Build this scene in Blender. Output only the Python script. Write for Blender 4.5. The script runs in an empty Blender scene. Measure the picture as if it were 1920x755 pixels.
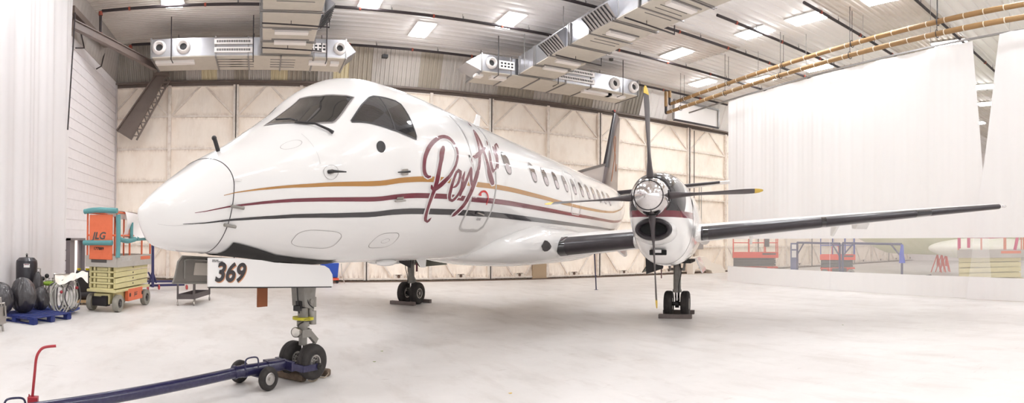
import bpy, bmesh, math, random
from math import sin, cos, pi, sqrt, atan2, radians
from mathutils import Matrix, Vector, noise
from mathutils.bvhtree import BVHTree
random.seed(7)
SC = bpy.context.scene
COL = SC.collection
# ------------------------------------------------------------------ camera
YAW, PITCH, ROLL, FPX, V0, EYE = -.433, .0112, -.0068, 1086.4, 437.8, 1.6626
LENS = Matrix.Rotation(YAW, 3, 'Z') @ Matrix.Rotation(PITCH, 3, 'X') @ Matrix.Rotation(ROLL, 3, 'Y')
cd = bpy.data.cameras.new('camera'); cam = bpy.data.objects.new('camera', cd); COL.objects.link(cam)
_r = (LENS @ Matrix(((1, 0, 0), (0, 0, -1), (0, 1, 0)))).to_4x4(); _r.translation = Vector((0, 0, EYE)); cam.matrix_world = _r
cd.type = 'PANO'; cd.panorama_type = 'CENTRAL_CYLINDRICAL'
cd.central_cylindrical_range_u_min = -960 / FPX; cd.central_cylindrical_range_u_max = 960 / FPX
cd.central_cylindrical_range_v_min = (V0 - 755) / FPX; cd.central_cylindrical_range_v_max = V0 / FPX
cd.central_cylindrical_radius = 1
cd.clip_end = 300
SC.camera = cam
EYEV = Vector((0, 0, EYE))
def ray(x, y):
    t = (x - 960) / FPX
    return LENS @ Vector((sin(t), cos(t), (V0 - y) / FPX))
def at_z(x, y, z=0.):
    r = ray(x, y); return EYEV + r * ((z - EYE) / r.z)
def at_y(x, y, Y):
    r = ray(x, y); return EYEV + r * (Y / r.y)
def at_x(x, y, X):
    r = ray(x, y); return EYEV + r * (X / r.x)
def at_r(x, y, d):
    r = ray(x, y); return EYEV + r * (d / sqrt(r.x * r.x + r.y * r.y))
DL = -.1446
CN = Vector((cos(DL), sin(DL), 0)); CD = Vector((-sin(DL), cos(DL), 0))
def at_cur(x, y, d):
    r = ray(x, y); return EYEV + r * (d / (CN.x * r.x + CN.y * r.y))
# ------------------------------------------------------------------ materials
def lin(c):
    return tuple((v / 12.92 if v <= .04045 else ((v + .055) / 1.055) ** 2.4) for v in c)
def rgb(r, g, b): return lin((r / 255, g / 255, b / 255)) + (1,)
MATS = {}
def mat(name, col, rough=.5, metal=0., coat=0., bump=None, noise_amt=0., noise_scale=4., emit=None, alpha=None, trans=0., col2=None, spec=.5, stretch=None):
    if name in MATS: return MATS[name]
    m = bpy.data.materials.new(name); m.use_nodes = True; nt = m.node_tree; N = nt.nodes; L = nt.links
    b = N['Principled BSDF']; c = rgb(*col)
    b.inputs['Base Color'].default_value = c; b.inputs['Roughness'].default_value = rough
    b.inputs['Metallic'].default_value = metal; b.inputs['Coat Weight'].default_value = coat
    b.inputs['Coat Roughness'].default_value = .04
    b.inputs['Specular IOR Level'].default_value = spec
    if trans: b.inputs['Transmission Weight'].default_value = trans
    if alpha is not None: b.inputs['Alpha'].default_value = alpha
    if emit: b.inputs['Emission Color'].default_value = c; b.inputs['Emission Strength'].default_value = emit
    if noise_amt or bump:
        tc = N.new('ShaderNodeTexCoord'); mp = N.new('ShaderNodeMapping'); L.new(tc.outputs['Object'], mp.inputs[0])
        if stretch: mp.inputs['Scale'].default_value = stretch
        nz = N.new('ShaderNodeTexNoise'); nz.inputs['Scale'].default_value = noise_scale; nz.inputs['Detail'].default_value = 6
        nz.inputs['Roughness'].default_value = .62
        L.new(mp.outputs[0], nz.inputs['Vector'])
        if noise_amt:
            c2 = rgb(*col2) if col2 else tuple(v * .6 for v in c[:3]) + (1,)
            rp = N.new('ShaderNodeValToRGB'); rp.color_ramp.elements[0].position = .45; rp.color_ramp.elements[1].position = .72
            mx = N.new('ShaderNodeMix'); mx.data_type = 'RGBA'; mx.inputs[6].default_value = c; mx.inputs[7].default_value = c2
            ml = N.new('ShaderNodeMath'); ml.operation = 'MULTIPLY'; ml.inputs[1].default_value = noise_amt
            L.new(nz.outputs[0], rp.inputs[0]); L.new(rp.outputs[0], ml.inputs[0]); L.new(ml.outputs[0], mx.inputs[0]); L.new(mx.outputs[2], b.inputs['Base Color'])
        if bump:
            bp = N.new('ShaderNodeBump'); bp.inputs['Strength'].default_value = bump; bp.inputs['Distance'].default_value = .02
            L.new(nz.outputs[0], bp.inputs['Height']); L.new(bp.outputs[0], b.inputs['Normal'])
    MATS[name] = m; return m
def ribbed(name, col, axis, period, depth=.02, rough=.5, noise_amt=.25, col2=None, noise_scale=.6):
    """sheet metal: corrugation bands across one axis and blotchy weathering"""
    m = mat(name, col, rough, noise_amt=noise_amt, noise_scale=noise_scale, col2=col2); nt = m.node_tree; N = nt.nodes; L = nt.links
    tc = N.new('ShaderNodeTexCoord'); wv = N.new('ShaderNodeTexWave'); wv.wave_type = 'BANDS'; wv.bands_direction = axis
    wv.inputs['Scale'].default_value = 1 / period / 3.18 * 1.0; wv.inputs['Distortion'].default_value = 0
    L.new(tc.outputs['Object'], wv.inputs['Vector'])
    bp = N.new('ShaderNodeBump'); bp.inputs['Strength'].default_value = .6; bp.inputs['Distance'].default_value = depth
    L.new(wv.outputs[0], bp.inputs['Height']); L.new(bp.outputs[0], N['Principled BSDF'].inputs['Normal'])
    return m
# ------------------------------------------------------------------ mesh builder
class MB:
    def __init__(s, M=None): s.v = []; s.f = []; s.m = []; s.M = M or Matrix.Identity(4); s.cur = 0
    def add(s, vs, fs, T=None):
        o = len(s.v); M = s.M @ T if T else s.M
        s.v += [tuple(M @ Vector(p)) for p in vs]; s.f += [tuple(i + o for i in f) for f in fs]; s.m += [s.cur] * len(fs); return s
    def box(s, c, d, rz=0., T=None):
        x, y, z = [k / 2 for k in d]; X = Matrix.Translation(c) @ Matrix.Rotation(rz, 4, 'Z')
        if T: X = T @ X
        return s.add([(a * x, b * y, e * z) for a in (-1, 1) for b in (-1, 1) for e in (-1, 1)],
                     [(0, 1, 3, 2), (4, 6, 7, 5), (0, 4, 5, 1), (2, 3, 7, 6), (0, 2, 6, 4), (1, 5, 7, 3)], X)
    def beam(s, p, q, w, h=None, up=(0, 0, 1)):
        h = h or w; p = Vector(p); q = Vector(q); d = (q - p); l = d.length; d.normalize(); u = Vector(up)
        if abs(d.dot(u)) > .98: u = Vector((1, 0, 0))
        a = d.cross(u).normalized(); b = a.cross(d).normalized()
        vs = [p + a * (i * w / 2) + b * (j * h / 2) for i, j in ((-1, -1), (1, -1), (1, 1), (-1, 1))]; vs += [v + d * l for v in vs]
        return s.add(vs, [(3, 2, 1, 0), (4, 5, 6, 7), (0, 1, 5, 4), (1, 2, 6, 5), (2, 3, 7, 6), (3, 0, 4, 7)])
    def tube(s, path, r, n=10, closed=False, cap=True):
        P = [Vector(p) for p in path]; k = len(P); R = r if isinstance(r, (list, tuple)) else [r] * k
        vs = []; prev = None
        for i in range(k):
            if closed: d = P[(i + 1) % k] - P[i - 1]
            else: d = P[min(i + 1, k - 1)] - P[max(i - 1, 0)]
            if d.length < 1e-9: d = Vector((0, 0, 1))
            d.normalize()
            if prev is None: a = d.orthogonal().normalized()
            else: a = (prev - d * prev.dot(d)); a = a.normalized() if a.length > 1e-6 else d.orthogonal().normalized()
            prev = a; b = d.cross(a)
            vs += [P[i] + (a * cos(2 * pi * j / n) + b * sin(2 * pi * j / n)) * R[i] for j in range(n)]
        fs = []
        for i in range(k if closed else k - 1):
            o = i * n; q = ((i + 1) % k) * n
            fs += [(o + j, o + (j + 1) % n, q + (j + 1) % n, q + j) for j in range(n)]
        if cap and not closed: fs += [tuple(range(n))[::-1], tuple((k - 1) * n + j for j in range(n))]
        return s.add(vs, fs)
    def cyl(s, p, q, r, n=16, r2=None): return s.tube([p, q], [r, r if r2 is None else r2], n)
    def lathe(s, prof, c=(0, 0, 0), axis=(0, 0, 1), n=32):
        """prof: (radius, distance along axis)"""
        ax = Vector(axis).normalized(); a = ax.orthogonal().normalized(); b = ax.cross(a); c = Vector(c); vs = []
        for r, z in prof: vs += [c + ax * z + (a * cos(2 * pi * j / n) + b * sin(2 * pi * j / n)) * max(r, 1e-4) for j in range(n)]
        fs = [(i * n + j, i * n + (j + 1) % n, (i + 1) * n + (j + 1) % n, (i + 1) * n + j) for i in range(len(prof) - 1) for j in range(n)]
        return s.add(vs, fs)
    def grid(s, fn, nu, nv, wrap=False, caps=False):
        vs = [fn(i / (nu - 1), j / (nv if wrap else nv - 1)) for i in range(nu) for j in range(nv)]
        fs = [(i * nv + j, i * nv + (j + 1) % nv, (i + 1) * nv + (j + 1) % nv, (i + 1) * nv + j) for i in range(nu - 1) for j in range(nv if wrap else nv - 1)]
        if caps: fs += [tuple(range(nv))[::-1], tuple((nu - 1) * nv + j for j in range(nv))]
        return s.add(vs, fs)
    def prism(s, pts, off):
        """closed polygon of 3-D points swept by the vector off"""
        n = len(pts); off = Vector(off); vs = [Vector(p) for p in pts] + [Vector(p) + off for p in pts]
        return s.add(vs, [tuple(range(n))[::-1], tuple(range(n, 2 * n))] + [(i, (i + 1) % n, (i + 1) % n + n, i + n) for i in range(n)])
    def ball(s, c, r, n=12):
        rr = r if isinstance(r, (tuple, list)) else (r, r, r); c = Vector(c)
        return s.grid(lambda u, v: c + Vector((rr[0] * sin(pi * u) * cos(2 * pi * v), rr[1] * sin(pi * u) * sin(2 * pi * v), rr[2] * cos(pi * u))), n, n + 4, True)
    def mesh(s, name, mats, smooth=False, bevel=0., angle=35):
        me = bpy.data.meshes.new(name); me.from_pydata(s.v, [], s.f); mats = mats if isinstance(mats, (list, tuple)) else [mats]
        for m in mats: me.materials.append(m)
        if len(mats) > 1: me.polygons.foreach_set('material_index', s.m)
        bm = bmesh.new(); bm.from_mesh(me); bmesh.ops.remove_doubles(bm, verts=bm.verts, dist=1e-5)
        bmesh.ops.recalc_face_normals(bm, faces=bm.faces)
        if bevel: bmesh.ops.bevel(bm, geom=[e for e in bm.edges if e.is_manifold and e.calc_face_angle(0) > .6], offset=bevel, segments=2, affect='EDGES', profile=.5)
        if smooth:
            for f in bm.faces: f.smooth = True
            for e in bm.edges:
                if e.is_manifold and e.calc_face_angle(0) > radians(angle): e.smooth = False
        bm.to_mesh(me); bm.free(); return me
def part(name, mb, mats, parent, label=None, smooth=False, bevel=0., angle=35):
    o = bpy.data.objects.new(name, mb.mesh(name, mats, smooth, bevel, angle)); COL.objects.link(o); o.parent = parent
    if label: o['label'] = label
    return o
def tag(o, label, cat, group=None):
    o['label'] = label; o['category'] = cat
    if group: o['group'] = group
    return o
def thing(name, label, cat, loc=(0, 0, 0), rz=0., group=None):
    o = bpy.data.objects.new(name, None); COL.objects.link(o); o.location = loc; o.rotation_euler = (0, 0, rz); o.empty_display_size = .2
    return tag(o, label, cat, group)
def W(root):
    """builder whose input is in world coordinates for the thing root"""
    return MB((Matrix.Translation(root.location) @ Matrix.Rotation(root.rotation_euler.z, 4, 'Z')).inverted())
def solo(name, label, cat, mb, mats, group=None, smooth=False, bevel=0., angle=35):
    xs = [v[0] for v in mb.v]; ys = [v[1] for v in mb.v]; z0 = min(v[2] for v in mb.v)
    c = Vector(((min(xs) + max(xs)) / 2, (min(ys) + max(ys)) / 2, z0)); mb.v = [tuple(Vector(v) - c) for v in mb.v]
    o = bpy.data.objects.new(name, mb.mesh(name, mats, smooth, bevel, angle)); COL.objects.link(o); o.location = c
    return tag(o, label, cat, group)
def struct(name, mb, mats, parent=None, smooth=False, bevel=0.):
    o = bpy.data.objects.new(name, mb.mesh(name, mats, smooth, bevel)); COL.objects.link(o)
    if parent: o.parent = parent
    else: o['kind'] = 'structure'
    return o
def copy_thing(o, parent=None):
    c = o.copy(); COL.objects.link(c); c.parent = parent
    for ch in list(o.children): copy_thing(ch, c)
    return c
def text_mb(txt, size, T, bold=0., shear=0., M=None, depth=.001):
    cu = bpy.data.curves.new('t', 'FONT'); cu.body = txt; cu.size = size; cu.offset = bold; cu.shear = shear; cu.extrude = depth; cu.resolution_u = 6
    ob = bpy.data.objects.new('t', cu); me = bpy.data.meshes.new_from_object(ob)
    mb = MB(M); mb.add([v.co for v in me.vertices], [tuple(p.vertices) for p in me.polygons], T)
    bpy.data.objects.remove(ob); bpy.data.curves.remove(cu); bpy.data.meshes.remove(me); return mb
def frame_T(o, ux, uy):
    """matrix with local x along ux, local y along uy, origin o"""
    x = Vector(ux).normalized(); y = Vector(uy); y = (y - x * y.dot(x)).normalized(); z = x.cross(y)
    T = Matrix((x, y, z)).transposed().to_4x4(); T.translation = Vector(o); return T
def smoothpath(P, k=6):
    P = [Vector(p) for p in P]; out = []
    for i in range(len(P) - 1):
        a = P[max(i - 1, 0)]; b = P[i]; c = P[i + 1]; d = P[min(i + 2, len(P) - 1)]
        for j in range(k):
            t = j / k; out.append(.5 * ((2 * b) + (c - a) * t + (2 * a - 5 * b + 4 * c - d) * t * t + (-a + 3 * b - 3 * c + d) * t ** 3))
    return out + [P[-1]]
# ------------------------------------------------------------------ palette
M_WHITE = mat('white_gloss_paint', (224, 222, 220), .22, coat=.6)
M_WINGW = mat('white_wing_paint', (236, 234, 232), .3, coat=.3)
M_BOOT = mat('black_rubber_boot', (44, 38, 42), .32, noise_amt=.3, col2=(70, 60, 66), noise_scale=3)
M_RUBBER = mat('tyre_rubber', (42, 38, 37), .75, noise_amt=.4, col2=(80, 74, 70), noise_scale=9)
M_GEAR = mat('grey_gear_paint', (140, 136, 130), .4, noise_amt=.4, col2=(90, 84, 78), noise_scale=8)
M_DARK = mat('dark_fitting', (34, 31, 32), .5)
M_BLACKG = mat('black_gloss_paint', (24, 20, 24), .15, coat=.8)
M_CHROME = mat('polished_metal', (225, 222, 222), .12, 1.)
M_STEEL = mat('bare_steel', (170, 165, 160), .3, 1.)
M_HUBM = mat('hub_metal', (190, 186, 182), .35, .7, noise_amt=.3)
M_GLASSD = mat('cockpit_glass', (30, 30, 32), .04, coat=1., noise_amt=.5, col2=(70, 66, 68), noise_scale=1.5)
M_GLASSC = mat('cabin_window_glass', (112, 104, 104), .08, coat=1.)
M_GOLD = mat('gold_stripe_paint', (166, 118, 58), .25, coat=.5)
M_MAROON = mat('maroon_paint', (104, 30, 46), .25, coat=.5)
M_BLACKS = mat('black_stripe_paint', (38, 34, 38), .25, coat=.5)
M_LINE = mat('panel_joint_line', (120, 114, 112), .5)
M_LINED = mat('dark_joint_line', (50, 46, 48), .5)
M_SILVER = mat('silver_door_seam', (186, 184, 182), .3, .3)
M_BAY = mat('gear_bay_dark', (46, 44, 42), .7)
M_NAVY = mat('navy_enamel', (30, 28, 66), .28, coat=.4, noise_amt=.12, col2=(110, 105, 140), noise_scale=30)
M_RED = mat('red_enamel', (160, 42, 52), .4, noise_amt=.3, col2=(120, 30, 40), noise_scale=20)
M_WOOD = mat('weathered_wood', (116, 98, 82), .8, bump=.5, noise_amt=.8, col2=(70, 58, 50), noise_scale=12)
M_DUCT = mat('galvanised_duct', (176, 175, 178), .28, .85, noise_amt=.35, col2=(140, 138, 140), noise_scale=1.2)
M_DUCTB = mat('duct_underside_board', (196, 188, 176), .6, .1, noise_amt=.2)
M_FLANGE = mat('duct_flange', (140, 136, 134), .4, .6)
M_GRILLE = mat('white_grille', (236, 230, 226), .45)
M_SLOT = mat('grille_slot', (40, 38, 38), .7)
M_PIPEB = mat('black_iron_pipe', (42, 32, 34), .5)
M_COUPL = mat('rusty_red_coupling', (150, 66, 48), .6)
M_FOAM = None

# ================================================================== SETTING
CEIL = 9.05; BW = 22.2; LX = -5.74; RX = 46.; FY = -14.
# floor: polished light concrete with scuffs
def floor_mat():
    m = mat('polished_concrete', (226, 216, 208), .38, spec=.35); nt = m.node_tree; N = nt.nodes; L = nt.links; b = N['Principled BSDF']
    tc = N.new('ShaderNodeTexCoord')
    def nz(scale, detail, sx=1, sy=1, rot=0.):
        mp = N.new('ShaderNodeMapping'); mp.inputs['Scale'].default_value = (sx, sy, 1); mp.inputs['Rotation'].default_value = (0, 0, rot); L.new(tc.outputs['Object'], mp.inputs[0])
        n = N.new('ShaderNodeTexNoise'); n.inputs['Scale'].default_value = scale; n.inputs['Detail'].default_value = detail; n.inputs['Roughness'].default_value = .65; L.new(mp.outputs[0], n.inputs[0]); return n
    def ramp(src, a, c): 
        r = N.new('ShaderNodeMapRange'); r.inputs[1].default_value = a; r.inputs[2].default_value = c; L.new(src.outputs[0], r.inputs[0]); return r
    def mix(fac, c1, c2, k):
        ml = N.new('ShaderNodeMath'); ml.operation = 'MULTIPLY'; ml.inputs[1].default_value = k; L.new(fac.outputs[0], ml.inputs[0])
        mx = N.new('ShaderNodeMix'); mx.data_type = 'RGBA'; L.new(ml.outputs[0], mx.inputs[0])
        if isinstance(c1, tuple): mx.inputs[6].default_value = c1
        else: L.new(c1.outputs[2], mx.inputs[6])
        mx.inputs[7].default_value = c2; return mx
    c = mix(ramp(nz(.35, 5), .4, .7), rgb(222, 218, 215), rgb(208, 203, 199), .8)
    c = mix(ramp(nz(2.2, 8, 1, .35, .5), .5, .75), c, rgb(190, 182, 175), .6)
    c = mix(ramp(nz(9, 10, .25, 1, .9), .62, .74), c, rgb(160, 150, 142), .5)
    c = mix(ramp(nz(40, 3), .72, .78), c, rgb(140, 128, 116), .5)
    L.new(c.outputs[2], b.inputs['Base Color'])
    rr = ramp(nz(1.5, 6), .3, .7); r2 = N.new('ShaderNodeMapRange'); r2.inputs[3].default_value = .3; r2.inputs[4].default_value = .55; L.new(rr.outputs[0], r2.inputs[0]); L.new(r2.outputs[0], b.inputs['Roughness'])
    return m
fl = MB(); fl.box(((LX + RX) / 2, (BW + FY) / 2 + 1, -.1), (RX - LX + 4, BW - FY + 3, .2)); struct('floor', fl, floor_mat())
# ceiling: ribbed liner panels, three tones
M_CEILW = ribbed('ceiling_white_panel', (240, 237, 235), 'Y', .35, .03, .5, .2, (224, 218, 214))
M_CEILG = ribbed('ceiling_grey_panel', (226, 219, 210), 'Y', .16, .02, .55, .5, (196, 184, 172))
M_CEILT = ribbed('ceiling_stained_panel', (218, 210, 203), 'Y', .2, .02, .55, .6, (192, 178, 164))
ce = MB(); xs = [-6, -2.6, -.6, 1.7, 6.2, 9.2, 12.3, 16.2, 20.5, 27, 36, 46.5]; ys = [-14.5, -6, 2, 7.3, 10.3, 13, 14.9, 17.8, 21.2, 22.6]
rnd = random.Random(3)
for i in range(len(xs) - 1):
    for j in range(len(ys) - 1):
        x = xs[i]; y = ys[j]
        if x < -.7: k = 1
        elif x < 1.6: k = 1 if j != 6 else 0
        elif x < 12: k = 0 if (j >= 5 or rnd.random() > .4) else 2
        else: k = 2 if rnd.random() < .55 else 0
        ce.cur = k; ce.box(((xs[i] + xs[i + 1]) / 2, (ys[j] + ys[j + 1]) / 2, CEIL + .10), (xs[i + 1] - xs[i], ys[j + 1] - ys[j], .12))
        per = (.40, .16, .22)[k]; y_ = ys[j]; pts = []
        while y_ < ys[j + 1] - 1e-6:
            e = min(y_ + per, ys[j + 1]); d_ = e - y_
            pts += [(y_, .0), (y_ + d_ * (.72 if k == 0 else .4), .0), (y_ + d_ * (.80 if k == 0 else .55), .035), (y_ + d_ * (.92 if k == 0 else .85), .035)]; y_ = e
        pts.append((ys[j + 1], 0))
        ce.add([(x_, y2, CEIL + h_) for x_ in (xs[i], xs[i + 1]) for y2, h_ in pts], [(q, q + 1, q + 1 + len(pts), q + len(pts)) for q in range(len(pts) - 1)])
struct('ceiling', ce, [M_CEILW, M_CEILG, M_CEILT])
# left wall: white horizontal siding with a door hole, grey sheet above it
M_SIDE = mat('white_siding', (242, 237, 238), .45, noise_amt=.15)
dy0, dy1, dz = at_x(124, 446, LX).y, at_x(153, 446, LX).y, at_x(150, 446, LX).z
lw = MB(); pitch = .31; z = 0.; prof = []
while z < 7.75:
    z1 = min(z + pitch, 7.75); prof.append((z, z1)); z = z1
for z0, z1 in prof:
    for ya, yb in ((FY, dy0), (dy1, BW + .3)) if z0 < dz - .05 else ((FY, BW + .3),):
        lw.box((LX - .06, (ya + yb) / 2, (z0 + z1 - .035) / 2), (.12, yb - ya, z1 - z0 - .035))
        lw.box((LX - .075, (ya + yb) / 2, z1 - .0175), (.10, yb - ya, .035))
wall_left = struct('wall_left', lw, M_SIDE)
M_TAN = ribbed('upper_grey_sheet', (150, 142, 132), 'X', .22, .02, .6, .5, (120, 110, 100))
M_TANY = ribbed('upper_side_sheet', (172, 164, 158), 'Y', .3, .02, .6, .4, (146, 136, 128))
lu = MB(); lu.prism([(LX - .1, FY, 7.75), (LX + .02, FY, 7.75), (LX + .28, FY, CEIL), (LX + .12, FY, CEIL)], (0, BW - FY + .3, 0)); struct('wall_left_upper', lu, M_TANY)
t1 = MB(); t1.beam((LX + .03, BW - .03, 0), (LX + .03, BW - .03, 7.7), .07, .05); struct('trim_1', t1, mat('corner_trim', (196, 188, 186), .4))
# door in the left wall: grey leaf standing open onto a lit corridor
M_DOORG = mat('grey_door_paint', (120, 112, 114), .45)
dr = MB(); w = .07
dr.box((LX + .02, dy1 - w / 2, dz / 2), (.22, w, dz)); dr.box((LX + .02, dy0 + w / 2, dz / 2), (.22, w, dz)); dr.box((LX + .02, (dy0 + dy1) / 2, dz - w / 2), (.22, dy1 - dy0, w))
dfr = struct('door_1', dr, M_DOORG)
ym = at_x(139.5, 500, LX).y; lf = MB(); lf.box((LX - .02, (dy0 + w + ym) / 2, (dz - w) / 2), (.05, ym - dy0 - w, dz - w)); part('door_leaf', lf, M_DOORG, dfr)
lf = MB(); lf.box((LX - .02, (at_x(147, 500, LX).y + dy1 - w) / 2, (dz - w) / 2), (.05, dy1 - w - at_x(147, 500, LX).y, dz - w)); part('fixed_side_leaf', lf, M_DOORG, dfr)
co = MB(); x0 = LX - .15; x1 = LX - 2.
co.box((x1, (dy0 + dy1) / 2, 1.2), (.05, 4, 2.6)); co.box(((x0 + x1) / 2, dy0 - 1.2, 1.2), (2, .05, 2.6)); co.box(((x0 + x1) / 2, dy1 + 1.2, 1.2), (2, .05, 2.6)); co.box(((x0 + x1) / 2, (dy0 + dy1) / 2, 2.5), (2, 4, .05)); co.box(((x0 + x1) / 2, (dy0 + dy1) / 2, -.03), (2, 4, .05))
struct('wall_corridor', co, mat('corridor_white', (240, 232, 228), .6))
li = bpy.data.lights.new('corridor_lamp', 'AREA'); li.energy = 60; li.size = 1.; lo = bpy.data.objects.new('corridor_lamp', li); COL.objects.link(lo); lo.location = (LX - 1., (dy0 + dy1) / 2, 2.4)
# right wall of the next bay
rw = MB(); rw.box((RX + .1, (BW + FY) / 2, CEIL / 2), (.2, BW - FY + 1, CEIL)); struct('wall_right', rw, M_SIDE)
# back wall: canted sheet above the doors in patches of grey, tan and cream
patches = [M_TAN, ribbed('cream_sheet', (214, 200, 164), 'X', .22, .02, .6, .2), ribbed('light_grey_sheet', (188, 180, 172), 'X', .22, .02, .6, .3), ribbed('warm_grey_sheet', (166, 155, 140), 'X', .22, .02, .6, .4), ribbed('white_liner_sheet', (226, 220, 216), 'X', .5, .02, .5, .1)]
ub = MB(); xe = [(-6, 0), (-2.95, 2), (-2.35, 1), (-1.75, 2), (-1.1, 3), (-.55, 2), (.3, 1), (.95, 3), (1.5, 0), (2.1, 2), (2.7, 1), (3.3, 3), (4.2, 2), (6.1, 3), (7.0, 2), (9.5, 3), (11.2, 2), (12.6, 3), (14.2, 2), (15.8, 0), (16.9, 4), (46.5, 4)]
for (a, k), (b_, _) in zip(xe, xe[1:]):
    ub.cur = k; ub.prism([(a, BW + .06, 7.65), (a, BW + .16, 7.65), (a, 21.85, CEIL), (a, 21.7, CEIL)], (b_ - a, 0, 0))
    per = .5 if k == 4 else .17; n = max(2, round((b_ - a) / per)) if a < 25 else 4; pts = []
    for q in range(n):
        x_ = a + (b_ - a) * q / n; d_ = (b_ - a) / n; pts += [(x_, 0), (x_ + d_ * .4, 0), (x_ + d_ * .5, .04), (x_ + d_ * .9, .04)]
    pts.append((b_, 0)); ub.add([(x_, y_ + h_, z_) for y_, z_ in ((BW, 7.65), (21.62, CEIL)) for x_, h_ in pts], [(q, q + 1, q + 1 + len(pts), q + len(pts)) for q in range(len(pts) - 1)])
struct('wall_back', ub, patches)
hb = MB(); M_BRONZE = mat('brown_steel', (112, 98, 90), .5, noise_amt=.4, col2=(90, 76, 66), noise_scale=3)
hb.box(((LX + RX) / 2, BW - .04, 7.66), (RX - LX, .12, .07)); hb.box(((LX + RX) / 2, BW + .1, 7.62), (RX - LX, .06, .2)); struct('trim_2', hb, M_BRONZE)
tr = MB(); tr.box(((LX + RX) / 2, BW - .12, .012), (RX - LX, .1, .024)); tr.box(((LX + RX) / 2, BW - .3, .008), (RX - LX, .05, .016)); struct('trim_3', tr, mat('rusty_floor_rail', (112, 92, 78), .7))
# hangar door leaves with sprayed foam between steel members
def foam_mat():
    m = mat('sprayed_foam', (252, 241, 228), .8, noise_amt=.35, col2=(222, 200, 178), noise_scale=1.6, stretch=(1, 1, .55)); nt = m.node_tree; N = nt.nodes; L = nt.links
    tc = N.new('ShaderNodeTexCoord'); mp = N.new('ShaderNodeMapping'); mp.inputs['Scale'].default_value = (5, 1, 1.1); L.new(tc.outputs['Object'], mp.inputs[0])
    n = N.new('ShaderNodeTexNoise'); n.inputs['Scale'].default_value = 1.6; n.inputs['Detail'].default_value = 5; L.new(mp.outputs[0], n.inputs[0])
    bp = N.new('ShaderNodeBump'); bp.inputs['Strength'].default_value = .55; bp.inputs['Distance'].default_value = .05; L.new(n.outputs[0], bp.inputs['Height']); L.new(bp.outputs[0], N['Principled BSDF'].inputs['Normal'])
    # brown dirt gathered in the creases along the cross rails and at the sill
    def mth(op, a, b_=None):
        q = N.new('ShaderNodeMath'); q.operation = op; q.use_clamp = False
        for i, v in enumerate((a, b_)):
            if v is None: continue
            if isinstance(v, (int, float)): q.inputs[i].default_value = v
            else: L.new(v, q.inputs[i])
        return q.outputs[0]
    sx = N.new('ShaderNodeSeparateXYZ'); L.new(tc.outputs['Object'], sx.inputs[0])
    dist = mth('PINGPONG', mth('SUBTRACT', sx.outputs[2], .1), .625)          # distance to the nearest rail
    m1 = mth('POWER', mth('SUBTRACT', 1, mth('MINIMUM', mth('MULTIPLY', dist, 5), 1)), 2)
    m2 = mth('MULTIPLY', mth('SUBTRACT', 1, mth('MINIMUM', mth('MULTIPLY', sx.outputs[2], 1.6), 1)), .7)
    n2 = N.new('ShaderNodeTexNoise'); n2.inputs['Scale'].default_value = 2.4; n2.inputs['Detail'].default_value = 8; n2.inputs['Roughness'].default_value = .7; L.new(mp.outputs[0], n2.inputs[0])
    rr_ = N.new('ShaderNodeMapRange'); rr_.inputs[1].default_value = .42; rr_.inputs[2].default_value = .66; L.new(n2.outputs[0], rr_.inputs[0])
    fac = mth('MULTIPLY', mth('MINIMUM', mth('ADD', m1, m2), 1), rr_.outputs[0])
    old = N['Principled BSDF'].inputs['Base Color'].links[0].from_socket; mx = N.new('ShaderNodeMix'); mx.data_type = 'RGBA'; L.new(mth('MULTIPLY', fac, .75), mx.inputs[0]); L.new(old, mx.inputs[6]); mx.inputs[7].default_value = rgb(150, 116, 90); L.new(mx.outputs[2], N['Principled BSDF'].inputs['Base Color'])
    return m
M_FOAM = foam_mat(); M_FRAME = mat('foamed_steel_member', (236, 226, 215), .7, noise_amt=.5, col2=(180, 156, 136), noise_scale=5)
M_SEAM = mat('rubber_door_seal', (52, 44, 40), .7)
posts = [-6.4, -3.6, -1.02, 1.5, 4.1, 6.7, 9.3, 12.0, 14.7, 17.5, 20.25, 23, 25.7, 28.4, 31.1, 33.8, 36.5, 39.2, 41.9, 44.6, 47.3]
HZ = [.1, 1.35, 2.6, 3.85, 5.1, 6.35, 7.52]
di = 2
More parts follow.
